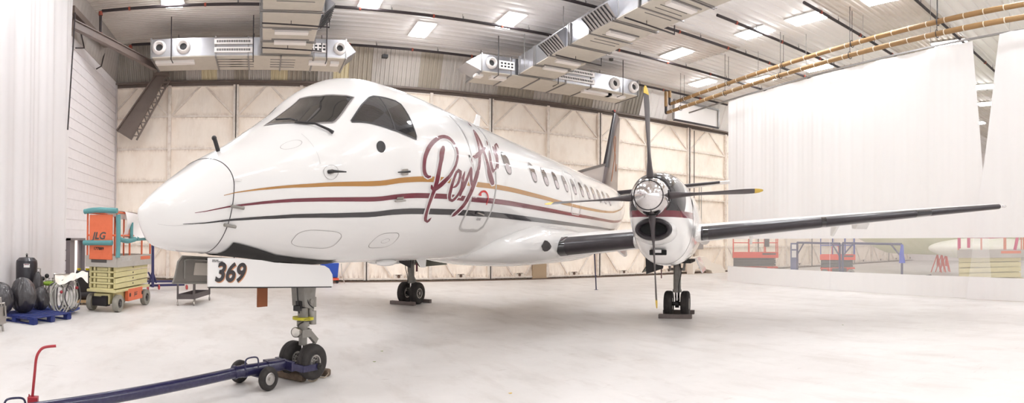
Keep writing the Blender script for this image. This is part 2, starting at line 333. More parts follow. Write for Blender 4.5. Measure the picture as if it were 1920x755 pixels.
for k in range(0, len(posts) - 2, 2):
    a, m_, b_ = posts[k:k + 3]; a2 = max(a, LX); Y = BW + .12
    pn = MB()
    def fz(u, v, a=a2, b=min(b_, RX)):
        x = a + (b - a) * u; z = .08 + 7.44 * v; 
        hz = min(abs(z - q) for q in HZ); 
        d = .07 * (1 - math.exp(-hz * 6)) + .05 * noise.noise(Vector((x * 1.4, z * 1.2, 3))) + .02 * noise.noise(Vector((x * 5, z * 2.5, 7)))
        return (x, Y + d, z)
    pn.grid(fz, 64, 92); pn.box(((a + b_) / 2, Y + .25, 3.8), (b_ - a + .02, .04, 7.7))
    leaf = struct('door_%d' % di, pn, M_FOAM, smooth=True); di += 1
    rl = MB()
    for q in HZ: rl.box(((a2 + b_) / 2, Y - .005, q), (b_ - a2 - .12, .08, .07))
    part('cross_rail', rl, M_FRAME, leaf)
    for x, ww in ((a + .06, .09), (m_, .12), (b_ - .06, .09)):
        if x < LX: continue
        p_ = MB(); p_.box((x, Y - .03, 3.8), (ww, .14, 7.5)); part('frame_post', p_, M_FRAME, leaf)
    if k % 2 == 0:
        p_ = MB(); p_.box((b_, Y - .05, 3.8), (.035, .16, 7.5)); part('door_seal', p_, M_SEAM, leaf)
    for x0, x1 in ((a, m_), (m_, b_)):
        if x0 < LX: x0 = LX - .3
        xm = (x0 + x1) / 2
        for p, q in (((x0 + .08, HZ[5] + .05), (xm - .1, HZ[6])), ((xm + .1, HZ[6]), (x1 - .08, HZ[5] + .05)), ((x0 + .25, HZ[1]), (xm - .3, HZ[0] + .1)), ((xm + .3, HZ[0] + .1), (x1 - .25, HZ[1]))):
            p_ = MB(); p_.beam((p[0], Y - .01, p[1]), (q[0], Y - .01, q[1]), .07, .05, up=(0, 1, 0)); part('diagonal_brace', p_, M_FRAME, leaf)
        h_ = MB(); h_.box((xm, Y - .02, .17), (.42, .12, .2)); hh = part('roller_housing', h_, M_FRAME, leaf)
        s_ = MB(); s_.cyl((xm, Y - .1, .19), (xm, Y - .07, .19), .06, 16); s_.box((xm, Y - .09, .255), (.26, .03, .02)); part('roller', s_, mat('rusty_roller', (96, 74, 60), .7), hh)
# low brown patch panel beside the belly and far white box over the small door
g = MB(); a = at_y(1000, 500, 22.2).x; b_ = at_y(1028, 500, 22.2).x; g.box(((a + b_) / 2, BW + .08, .65), (b_ - a, .1, 1.25)); struct('trim_4', g, mat('bare_plywood', (178, 154, 126), .7))
p0 = at_y(1258, 262, 21.8); p1 = at_y(1342, 284, 21.8)
wb = MB(); wb.box(((p0.x + p1.x) / 2, 21.9, 8.15), (p1.x - p0.x, .5, .95)); bxo = struct('trim_5', wb, mat('white_box_panel', (232, 226, 222), .5))
for q in ((p0.x, 7.65, p1.x, 7.65), (p1.x, 7.65, p1.x, 8.6), (p0.x, 8.62, p1.x, 8.62), (p0.x, 7.65, p0.x, 8.6)):
    e = MB(); e.beam((q[0], 21.6, q[1]), (q[2], 21.6, q[3]), .07, .09); part('box_edge_angle', e, M_PIPEB if q[1] == q[3] == 7.65 else M_FLANGE, bxo)
# electrical boxes and conduit on the doors at right
pr = at_y(1308, 470, 22.1)
cb = thing('electrical_box', 'grey electrical box with conduits on the foam door right of the engine', 'electrical box', (pr.x, 22.0, 0))
c_ = W(cb); c_.box((pr.x + .05, 22.02, 1.42), (.42, .18, .36)); part('cabinet', c_, mat('grey_box', (170, 164, 162), .4, .3), cb, bevel=.01)
c_ = W(cb); c_.cyl((pr.x - .3, 22.06, .0), (pr.x - .3, 22.06, 7.4), .02); part('conduit', c_, M_SEAM, cb)
for dx in (.05, .2): c_ = W(cb); c_.cyl((pr.x + dx, 22.04, 1.6), (pr.x + dx, 22.04, 4.6), .02); part('conduit', c_, M_STEEL, cb)
c_ = W(cb); c_.ball((pr.x + .12, 21.95, 2.1), (.13, .1, .12)); c_.box((pr.x + .3, 22, 2.12), (.1, .1, .2)); part('horn', c_, mat('brass_horn', (150, 130, 96), .5, .4), cb)
# heavy brown knee brace and diagonals in the back left corner
J = at_y(303, 141, 21.6); Bt = Vector((LX + .56, 21.5, 5.6))
hk = thing('steel_knee_brace', 'heavy brown tapered steel knee brace in the upper left corner', 'beam', (Bt.x, Bt.y, Bt.z))
d = (J - Bt).normalized(); nrm = Vector((d.z, 0, -d.x)).normalized()
w0, w1 = .32, .17
k = W(hk); k.prism([Bt - nrm * w0 - d * .1, Bt + nrm * w0 - d * .1, J + nrm * w1, J - nrm * w1], (0, .03, 0)); part('web', k, M_BRONZE, hk)
for sg in (-1, 1):
    k = W(hk); k.beam(Bt + nrm * sg * w0 - d * .1 + Vector((0, .015, 0)), J + nrm * sg * w1 + Vector((0, .015, 0)), .34 if sg < 0 else .12, .04, up=nrm); part('flange', k, M_BRONZE, hk)
k = W(hk)
for i in range(9):
    a = Bt.lerp(J, i / 9 + .03) + nrm * (w0 + (w1 - w0) * i / 9); a2 = Bt.lerp(J, i / 9 + .07) + nrm * (w0 + (w1 - w0) * i / 9 + .2); a3 = Bt.lerp(J, (i + 1) / 9 + .03) + nrm * (w0 + (w1 - w0) * (i + 1) / 9)
    k.beam(a, a2, .04); k.beam(a2, a3, .04)
k.beam(Bt + nrm * (w0 + .2), J + nrm * (w1 + .2), .1, .05, up=nrm); part('lattice', k, M_BRONZE, hk)
for i in range(6):
    for j in (-1, 1): k = W(hk); k.ball(tuple(Bt + d * (.08 + .1 * i) + nrm * j * .3 + Vector((0, -.02, 0))), .025, 6); part('rivet', k, M_DARK, hk)
k = W(hk); k.box(tuple(J + Vector((0, 0, .02))), (.6, .3, .1)); part('seat_plate', k, M_BRONZE, hk)
q = at_x(134, 46, LX + .2)
sb = MB(); J2 = J.lerp(q, .07) + Vector((0, -.25, .1)); sb.beam(q, J2, .16, .2); sb.beam(q + Vector((0, 0, .12)), J2 + Vector((0, 0, .12)), .26, .03); solo('diagonal_steel_strut', 'lighter grey brown diagonal strut rising left from the top of the knee brace', 'beam', sb, mat('taupe_steel', (122, 108, 102), .5, noise_amt=.3))
q0 = at_x(136, 17, LX + .3); q1 = at_x(198, 84, LX + .3); sb = MB(); sb.beam(q0, q1, .14, .2); solo('dark_steel_rafter', 'dark brown slanting rafter along the grey sheet in the upper left corner', 'beam', sb, M_BRONZE)
# ---- white curtain hanging along the left wall
M_CLOTH = mat('white_curtain_vinyl', (250, 248, 248), .6, spec=.3)
nt = M_CLOTH.node_tree; tb = nt.nodes.new('ShaderNodeBsdfTranslucent'); tb.inputs[0].default_value = rgb(240, 236, 234); ms = nt.nodes.new('ShaderNodeMixShader'); ms.inputs[0].default_value = .35
nt.links.new(nt.nodes['Principled BSDF'].outputs[0], ms.inputs[1]); nt.links.new(tb.outputs[0], ms.inputs[2]); nt.links.new(ms.outputs[0], nt.nodes['Material Output'].inputs[0])
CX = LX + .45; yt = at_x(138, 30, CX).y; yb = at_x(123, 540, CX).y
cu = MB()
def fc(u, v):
    y1 = yb + (yt - yb) * v; y = -8 + (y1 + 8) * u; z = .12 + 8.6 * v
    a = .05 * sin(y * 5.2 + .6 * sin(y * 1.7)) + .016 * sin(y * 15 + 2 * sin(y * 2)); return (CX + a * (1 - .35 * v), y, z)
cu.grid(fc, 520, 14)
o = solo('white_side_curtain', 'tall white curtain hanging in folds along the left wall', 'curtain', cu, M_CLOTH, smooth=True)
# ---- the big divider curtain on the right with a clear window band
CDIST = 14.7
def cpt(s, z, off=0.): 
    p = CN * (CDIST + off) + CD * s; return Vector((p.x, p.y, z))
def s_of(x, y): p = at_cur(x, y, CDIST); return CD.dot(Vector((p.x, p.y, 0)))
zt = at_cur(1556, 136, CDIST).z; zb0 = at_cur(1640, 446.5, CDIST).z; zb1 = at_cur(1640, 512, CDIST).z
M_CLEAR = bpy.data.materials.new('clear_vinyl'); M_CLEAR.use_nodes = True; nt = M_CLEAR.node_tree; N = nt.nodes; L = nt.links; b = N['Principled BSDF']; b.inputs['Base Color'].default_value = rgb(250, 248, 246); b.inputs['Roughness'].default_value = .25
tp = N.new('ShaderNodeBsdfTransparent'); ms = N.new('ShaderNodeMixShader'); ms.inputs[0].default_value = .26; L.new(tp.outputs[0], ms.inputs[1]); L.new(b.outputs[0], ms.inputs[2]); L.new(ms.outputs[0], N['Material Output'].inputs[0])
def divider(label, sa_t, sa_b, sb_t, sb_b, ph, off, amp):
    root = thing('divider_curtain', label, 'curtain', tuple(cpt((sa_b + sb_b) / 2, 0, off)))
    def P(u, z):
        v = z / zt; a = sa_b + (sa_t - sa_b) * v; e = sb_b + (sb_t - sb_b) * v; s = a + (e - a) * u
        fade = 1 if z > zb0 else .45
        w = amp * (.035 * sin(s * 3.1 + ph) + .010 * sin(s * 11 + ph * 2 + 2 * sin(s)) + .004 * sin(s * 25)) * fade
        return cpt(s, z, off + w)
    n = int(abs(sa_b - sb_b) * 36)
    for nm, z0, z1, m_, nz in (('upper_sheet', zb0, zt, M_CLOTH, 12), ('clear_window_band', zb1, zb0, M_CLEAR, 4), ('lower_sheet', .015, zb1, M_CLOTH, 4)):
        mb = W(root); mb.grid(lambda u, v: P(u, z0 + (z1 - z0) * v), n, nz); part(nm, mb, m_, root, smooth=True, angle=80, label='clear vinyl band' if 'clear' in nm else None)
    return root
s0 = s_of(1364, 300); s1t = s_of(1822, 75); s1b = s_of(1862, 540); smid = s_of(1558.5, 300)
divider('white divider curtain with clear band, left panel beside the far doors', s0, s0, smid, smid, 0, 0, 1)
divider('white divider curtain with clear band, middle panel behind the wing tip', smid, smid, s1t, s1b, 2, .02, 1)
divider('white divider curtain panel at the far right past the open gap', s_of(1877, 55), s_of(1815, 560), -1.5, -1.5, 4, -.12, 1.4)
sm = MB(); sm.tube([cpt(smid, zt, -.07), cpt(smid, 0.0, -.07)], .004, 6); solo('curtain_seam_cord', 'thin dark cord down the seam between the two big curtain panels', 'cord', sm, M_SIDE)
rl = thing('curtain_track', 'thin grey curtain track above the divider curtains on the right', 'track', tuple(cpt(8, zt, 0)))
r_ = W(rl); r_.beam(cpt(s_of(1316, 195) + 1., zt + .05), cpt(-2, zt + .05), .05, .05); part('rail', r_, M_FLANGE, rl)
for i in range(7): r_ = W(rl); r_.cyl(cpt(17 - i * 2.6, zt + .05), cpt(17 - i * 2.6, CEIL), .008, 6); part('hanger_rod', r_, M_FLANGE, rl)
# ---- lagged brown pipes above the curtain
M_LAG = mat('brown_pipe_lagging', (150, 116, 74), .6, noise_amt=.3)
M_TAPE = mat('white_pipe_tape', (224, 214, 196), .6)
for lab, dd, (xa, ya), (xb, yb_), ztop in (('lower of the two long brown lagged pipes above the divider curtain', 13.9, (1249, 209), (1725, 75), 8.5), ('upper of the two long brown lagged pipes above the divider curtain', 14.2, (1256, 192), (1676, 66), 8.6)):
    p = at_cur(xa, ya, dd); q = at_cur(xb, yb_, dd); z = (p.z + q.z) / 2; sP = CD.dot(Vector((p.x, p.y, 0)))
    f = lambda s, zz=z: CN * dd + CD * s + Vector((0, 0, zz))
    root = thing('lagged_pipe', lab, 'pipe', tuple(f(sP)), group='lagged pipes above the curtain')
    mb = W(root); mb.cyl(f(sP - .15), f(-3), .075, 12); part('pipe_run', mb, M_LAG, root, smooth=True)
    mb = W(root); mb.tube(smoothpath([f(sP - .15), f(sP), f(sP + .02, z + .12), f(sP + .02, z + .3)], 4), .06, 10); part('elbow', mb, M_PIPEB, root, smooth=True)
    mb = W(root); mb.cyl(f(sP + .02, z + .3), f(sP + .02, min(ztop, CEIL - .05)), .075, 12); part('riser', mb, M_LAG, root, smooth=True)
    s = sP - .6
    while s > -2.5: mb = W(root); mb.cyl(f(s), f(s - .03), .079, 12); part('tape_band', mb, M_TAPE, root); s -= .62
    for i in range(5):
        s = sP - 1.2 - i * 3.2
        mb = W(root); mb.cyl(f(s, z + .08), f(s, CEIL), .01, 6); mb.tube([f(s) + Vector((0.11 * cos(a), 0, .11 * sin(a))) for a in [j * pi / 6 for j in range(12)]], .012, 6, closed=True); part('hanger', mb, M_PIPEB, root)
# ---- sprinkler mains under the ceiling
PZ = 8.86
mains = [(21.2, -4.9, 22, 'sprinkler main nearest the far doors behind the ducts'), (17.8, -5.1, 23, 'second sprinkler main from the far doors under the white ceiling'), (14.92, 5, 24, 'third sprinkler main from the far doors crossing the right trunk duct'), (12.98, 13, 25, 'fourth sprinkler main from the far doors on the right ceiling'), (10.3, 14, 26, 'fifth sprinkler main from the far doors crossing the brown pipes'), (7.33, 14, 30, 'sprinkler main nearest the camera at upper right')]
for n_, (Y, xa, xb, lab) in enumerate(mains):
    root = thing('sprinkler_pipe', lab, 'pipe', (xa, Y, PZ), group='sprinkler mains')
    mb = W(root); mb.cyl((xa, Y, PZ), (xb, Y, PZ), .048, 10); part('main_run', mb, M_PIPEB, root, smooth=True)
    x = xa + .9
    while x < xb - .5:
        mb = W(root); mb.cyl((x - .03, Y, PZ), (x + .03, Y, PZ), .062, 8); part('coupling', mb, M_COUPL, root)
        mb = W(root); mb.cyl((x + 1, Y, PZ - .02), (x + 1, Y, CEIL), .008, 5); mb.cyl((x + 1.02, Y, PZ), (x + 1.02, Y, PZ + .12), .02, 6); part('hanger', mb, M_FLANGE, root); x += 2.4
    if n_ < 2:
        mb = W(root); mb.tube([(xa, Y, PZ), (xa - .05, Y, PZ - .1), (xa - .05, Y, PZ - (.75 if n_ else .3))], .045, 8); part('drop_leg', mb, M_PIPEB, root); 
        for za, zb_ in ((.7 if n_ else .3, .8 if n_ else .45), (.02, .14)): mb = W(root); mb.cyl((xa - .05, Y, PZ - za), (xa - .05, Y, PZ - zb_), .067); part('coupling', mb, M_COUPL, root)
# thin conduits on the left wall
for lab, pts in (('long thin black conduit hanging down the left wall beside the curtain', [(141, 24), (127, 243)]), ('short bent black conduit near the top of the left wall', [(152, 62), (158, 90), (142, 90)]), ('bent black conduit just left of the knee brace strut', [(197, 95), (190, 124), (181, 129)])):
    mb = MB(); mb.tube([at_x(x, y, LX + (.62 if 'long' in lab else .1)) for x, y in pts], .022, 6); solo('wall_conduit', lab, 'conduit', mb, M_PIPEB)
# ---- ceiling lamps
M_LAMP = mat('lamp_diffuser', (246, 249, 253), .5, emit=44)
M_LAMPF = mat('lamp_frame', (240, 236, 232), .5)
lamps = [(-2.83, 17.6, 'lamp above the far left cross duct'), (3.3, 17.5, 'lamp above the cockpit left of the others'), (5.5, 19.5, 'lamp over the fuselage, lower of the pair left of the right duct'), (8.0, 17.6, 'lamp next to the right trunk duct on its left'),
 (14.9, 17.1, 'lamp above the right end of the cross duct'), (18.5, 19.4, 'lamp just above where the brown pipes start'), (15.3, 13.4, 'lamp right of the right trunk duct'), (15.4, 11.2, 'largest lamp right of centre on the stained ceiling'), (15.3, 8.3, 'lamp cut by the top edge at right'), (19.95, 17.1, 'lamp half hidden behind the brown pipes'),
 (26.1, 8.8, 'upper lamp seen through the curtain gap'), (29.4, 9.5, 'lower lamp seen through the curtain gap')]
for i, (x, y, lab) in enumerate(lamps + [(X, Y, '') for X in (-3, 3.3, 9, 15.3) for Y in (-6, -1, 4, 9) if not (X > 15 and Y > 8)] + [(22, 3, ''), (22, 12, ''), (28, 2, ''), (28, 16, ''), (36, 6, ''), (36, 16, ''), (24, 19, ''), (34, 12, ''), (3.3, 12.5, ''), (-3, 13, ''), (8.5, 12.5, ''), (.3, 15.2, ''), (6.2, 15.2, ''), (-4.6, 10.5, ''), (-4.6, 6, ''), (-4.6, 1, ''), (12.6, 10, ''), (12.6, 4, ''), (13, -2, ''), (20, 8, ''), (20, 14, '')]):  # lamps with empty text are added outside the view to brighten the hangar
    root = thing('ceiling_lamp', 'bright fluorescent ceiling ' + lab if lab else 'fluorescent ceiling lamp added outside the view to light the hangar', 'ceiling lamp', (x, y, CEIL - .14), group='fluorescent ceiling lamps')
    mb = MB(); mb.box((0, 0, .115), (.72, 1.44, .03)); part('housing', mb, M_LAMPF, root, bevel=.01)
    mb = MB(); mb.box((0, 0, .078), (.52, 1.24, .045)); part('diffuser', mb, M_LAMP, root)

# ================================================================== AIRCRAFT  (X aft of the nose tip, Y to port, Z up)
PX, PY, PSI, PA = -1.1345, 5.2608, .7548, -.0055
AM = Matrix(((1, 0, 0, 0), (0, -1, 0, 0), (PA, 0, 1, -8 * PA), (0, 0, 0, 1)))
air = thing('airliner', 'white twin propeller airliner with gold maroon and black stripes, parked nose to the left', 'aircraft', (PX, PY, 0), PSI)
def A(): return MB(AM)
XS = [0, .06, .2, .45, .8, 1.2, 1.6, 2.0, 2.35, 2.7, 3.1, 3.8, 5.5, 7.5, 13.4, 14.6, 16, 17.5, 19, 19.9]
TOP = [1.85, 1.93, 2.04, 2.225, 2.44, 2.64, 2.88, 3.155, 3.445, 3.605, 3.67, 3.69, 3.655, 3.643, 3.643, 3.643, 3.64, 3.62, 3.56, 3.45]
BOT = [1.85, 1.655, 1.525, 1.48, 1.46, 1.43, 1.39, 1.352, 1.333, 1.333, 1.333, 1.333, 1.333, 1.333, 1.333, 1.42, 1.75, 2.2, 2.75, 3.1]
WID = [0, .08, .25, .37, .52, .72, .88, .98, 1.035, 1.085, 1.13, 1.165, 1.157, 1.155, 1.155, 1.13, 1.0, .75, .42, .18]
MID = [1.85, 1.84, 1.87, 1.97, 2.13, 2.23, 2.27, 2.30, 2.34, 2.41, 2.46, 2.488, 2.488, 2.488, 2.488, 2.53, 2.69, 2.91, 3.155, 3.27]
def pchip(x, y):
    n = len(x); h = [x[i + 1] - x[i] for i in range(n - 1)]; d = [(y[i + 1] - y[i]) / h[i] for i in range(n - 1)]; m = [d[0]] + [0.] * (n - 2) + [d[-1]]
    for i in range(1, n - 1):
        if d[i - 1] * d[i] > 0: w1 = 2 * h[i] + h[i - 1]; w2 = h[i] + 2 * h[i - 1]; m[i] = (w1 + w2) / (w1 / d[i - 1] + w2 / d[i])
    def f(v):
        i = 0
        while i < n - 2 and v > x[i + 1]: i += 1
        t = (v - x[i]) / h[i]
        return (2 * t ** 3 - 3 * t * t + 1) * y[i] + (t ** 3 - 2 * t * t + t) * h[i] * m[i] + (-2 * t ** 3 + 3 * t * t) * y[i + 1] + (t ** 3 - t * t) * h[i] * m[i + 1]
    return f
SQ = [sqrt(v) for v in XS]
fT, fB, fW, fM = [pchip(SQ, a) for a in (TOP, BOT, WID, MID)]
def S(X, th, off=0.):
    def P(X, th):
        q = sqrt(max(X, 0)); c = cos(th); m = fM(q)
        return Vector((X, fW(q) * sin(th), m + (fT(q) - m) * c if c > 0 else m + (m - fB(q)) * c))
    p = P(X, th)
    if off:
        e = 1e-3; a = P(X + e, th) - P(max(X - e, 0), th); b = P(X, th + e) - P(X, th - e); n = b.cross(a)
        if n.length > 1e-12: p = p + n.normalized() * off * (1 if n.normalized().dot(p - Vector((X + .02, 0, fM(sqrt(max(X, 0)))))) > 0 else -1)
    return p
XR = .74
def hull(name, x0, x1, n, mats, parent, sq=False):
    mb = A()
    if sq: xs = [(sqrt(x0) + (sqrt(x1) - sqrt(x0)) * i / (n - 1)) ** 2 for i in range(n)]
    else: xs = [x0 + (x1 - x0) * i / (n - 1) for i in range(n)]
    mb.grid(lambda u, v: S(xs[round(u * (n - 1))], 2 * pi * v), n, 120, True, True); return part(name, mb, mats, parent, smooth=True)
fus = hull('fuselage', XR + .004, 19.9, 300, M_WHITE, air)
rad = hull('radome', 0.0004, XR - .002, 40, M_WHITE, air, True)
mb = A(); mb.tube([S(XR, 2 * pi * j / 90, .0) for j in range(90)], .005, 4, closed=True); part('radome_joint', mb, M_LINED, rad)
def decal(name, poly, off, m, parent, mirror=False, label=None, step=.07, thick=0.):
    """polygon in (X, theta) laid on the skin"""
    for sg in ((1, -1) if mirror else (1,)):
        bm = bmesh.new(); vs = [bm.verts.new((x, t * 1.15, 0)) for x, t in poly]; bm.faces.new(vs)
        xs = [p[0] for p in poly]; ts = [p[1] * 1.15 for p in poly]
        for ax, lo, hi in ((0, min(xs), max(xs)), (1, min(ts), max(ts))):
            k = int((hi - lo) / step)
            for i in range(1, k + 1):
                no = [0, 0, 0]; no[ax] = 1; co = [0, 0, 0]; co[ax] = lo + (hi - lo) * i / (k + 1)
                bmesh.ops.bisect_plane(bm, geom=bm.verts[:] + bm.edges[:] + bm.faces[:], plane_co=co, plane_no=no)
        mb = A(); bm.verts.index_update(); vv = [S(v.co.x, v.co.y / 1.15, off) for v in bm.verts]
        if sg < 0: vv = [Vector((p.x, -p.y, p.z)) for p in vv]
        mb.add(vv, [tuple(v.index for v in f.verts) for f in bm.faces]); bm.free()
        o = part(name, mb, m, parent, label, smooth=True, angle=60)
    return o
def ribbon(name, pts, wid, off, m, parent, closed=False, mirror=False, label=None):
    """line of constant width along (X, theta) points"""
    P = []
    for i in range(len(pts) if closed else len(pts) - 1):
        a = pts[i]; b = pts[(i + 1) % len(pts)]; k = max(1, int(max(abs(b[0] - a[0]), abs(b[1] - a[1]) * 1.15) / .06))
        P += [(a[0] + (b[0] - a[0]) * j / k, a[1] + (b[1] - a[1]) * j / k) for j in range(k)]
    if not closed: P.append(pts[-1])
    n = len(P)
    for sg in ((1, -1) if mirror else (1,)):
        vs = []
        for i in range(n):
            p = P[i - 1] if (closed or i > 0) else P[i]; q = P[(i + 1) % n] if (closed or i < n - 1) else P[i]
            dx = q[0] - p[0]; dt = (q[1] - p[1]) * 1.15; l = sqrt(dx * dx + dt * dt) or 1; nx = -dt / l * wid / 2; nt_ = dx / l * wid / 2 / 1.15
            for s in (1, -1): v = S(P[i][0] + s * nx, P[i][1] + s * nt_, off); vs.append(Vector((v.x, v.y * sg, v.z)))
        fs = [(2 * i, 2 * i + 1, 2 * ((i + 1) % n) + 1, 2 * ((i + 1) % n)) for i in range(n if closed else n - 1)]
        mb = A(); mb.add(vs, fs); o = part(name, mb, m, parent, label, smooth=True, angle=60)
    return o
def rrect(x0, x1, t0, t1, rx, rt, k=5):
    out = []
    for cx, ct, a0 in ((x1 - rx, t0 + rt, -pi / 2), (x1 - rx, t1 - rt, 0), (x0 + rx, t1 - rt, pi / 2), (x0 + rx, t0 + rt, pi)):
        for i in range(k + 1): a = a0 + pi / 2 * i / k; out.append((cx + rx * cos(a), ct + rt * sin(a)))
    return out
def ell(x, t, rx, rt, n=28): return [(x + rx * cos(2 * pi * i / n), t + rt * sin(2 * pi * i / n)) for i in range(n)]
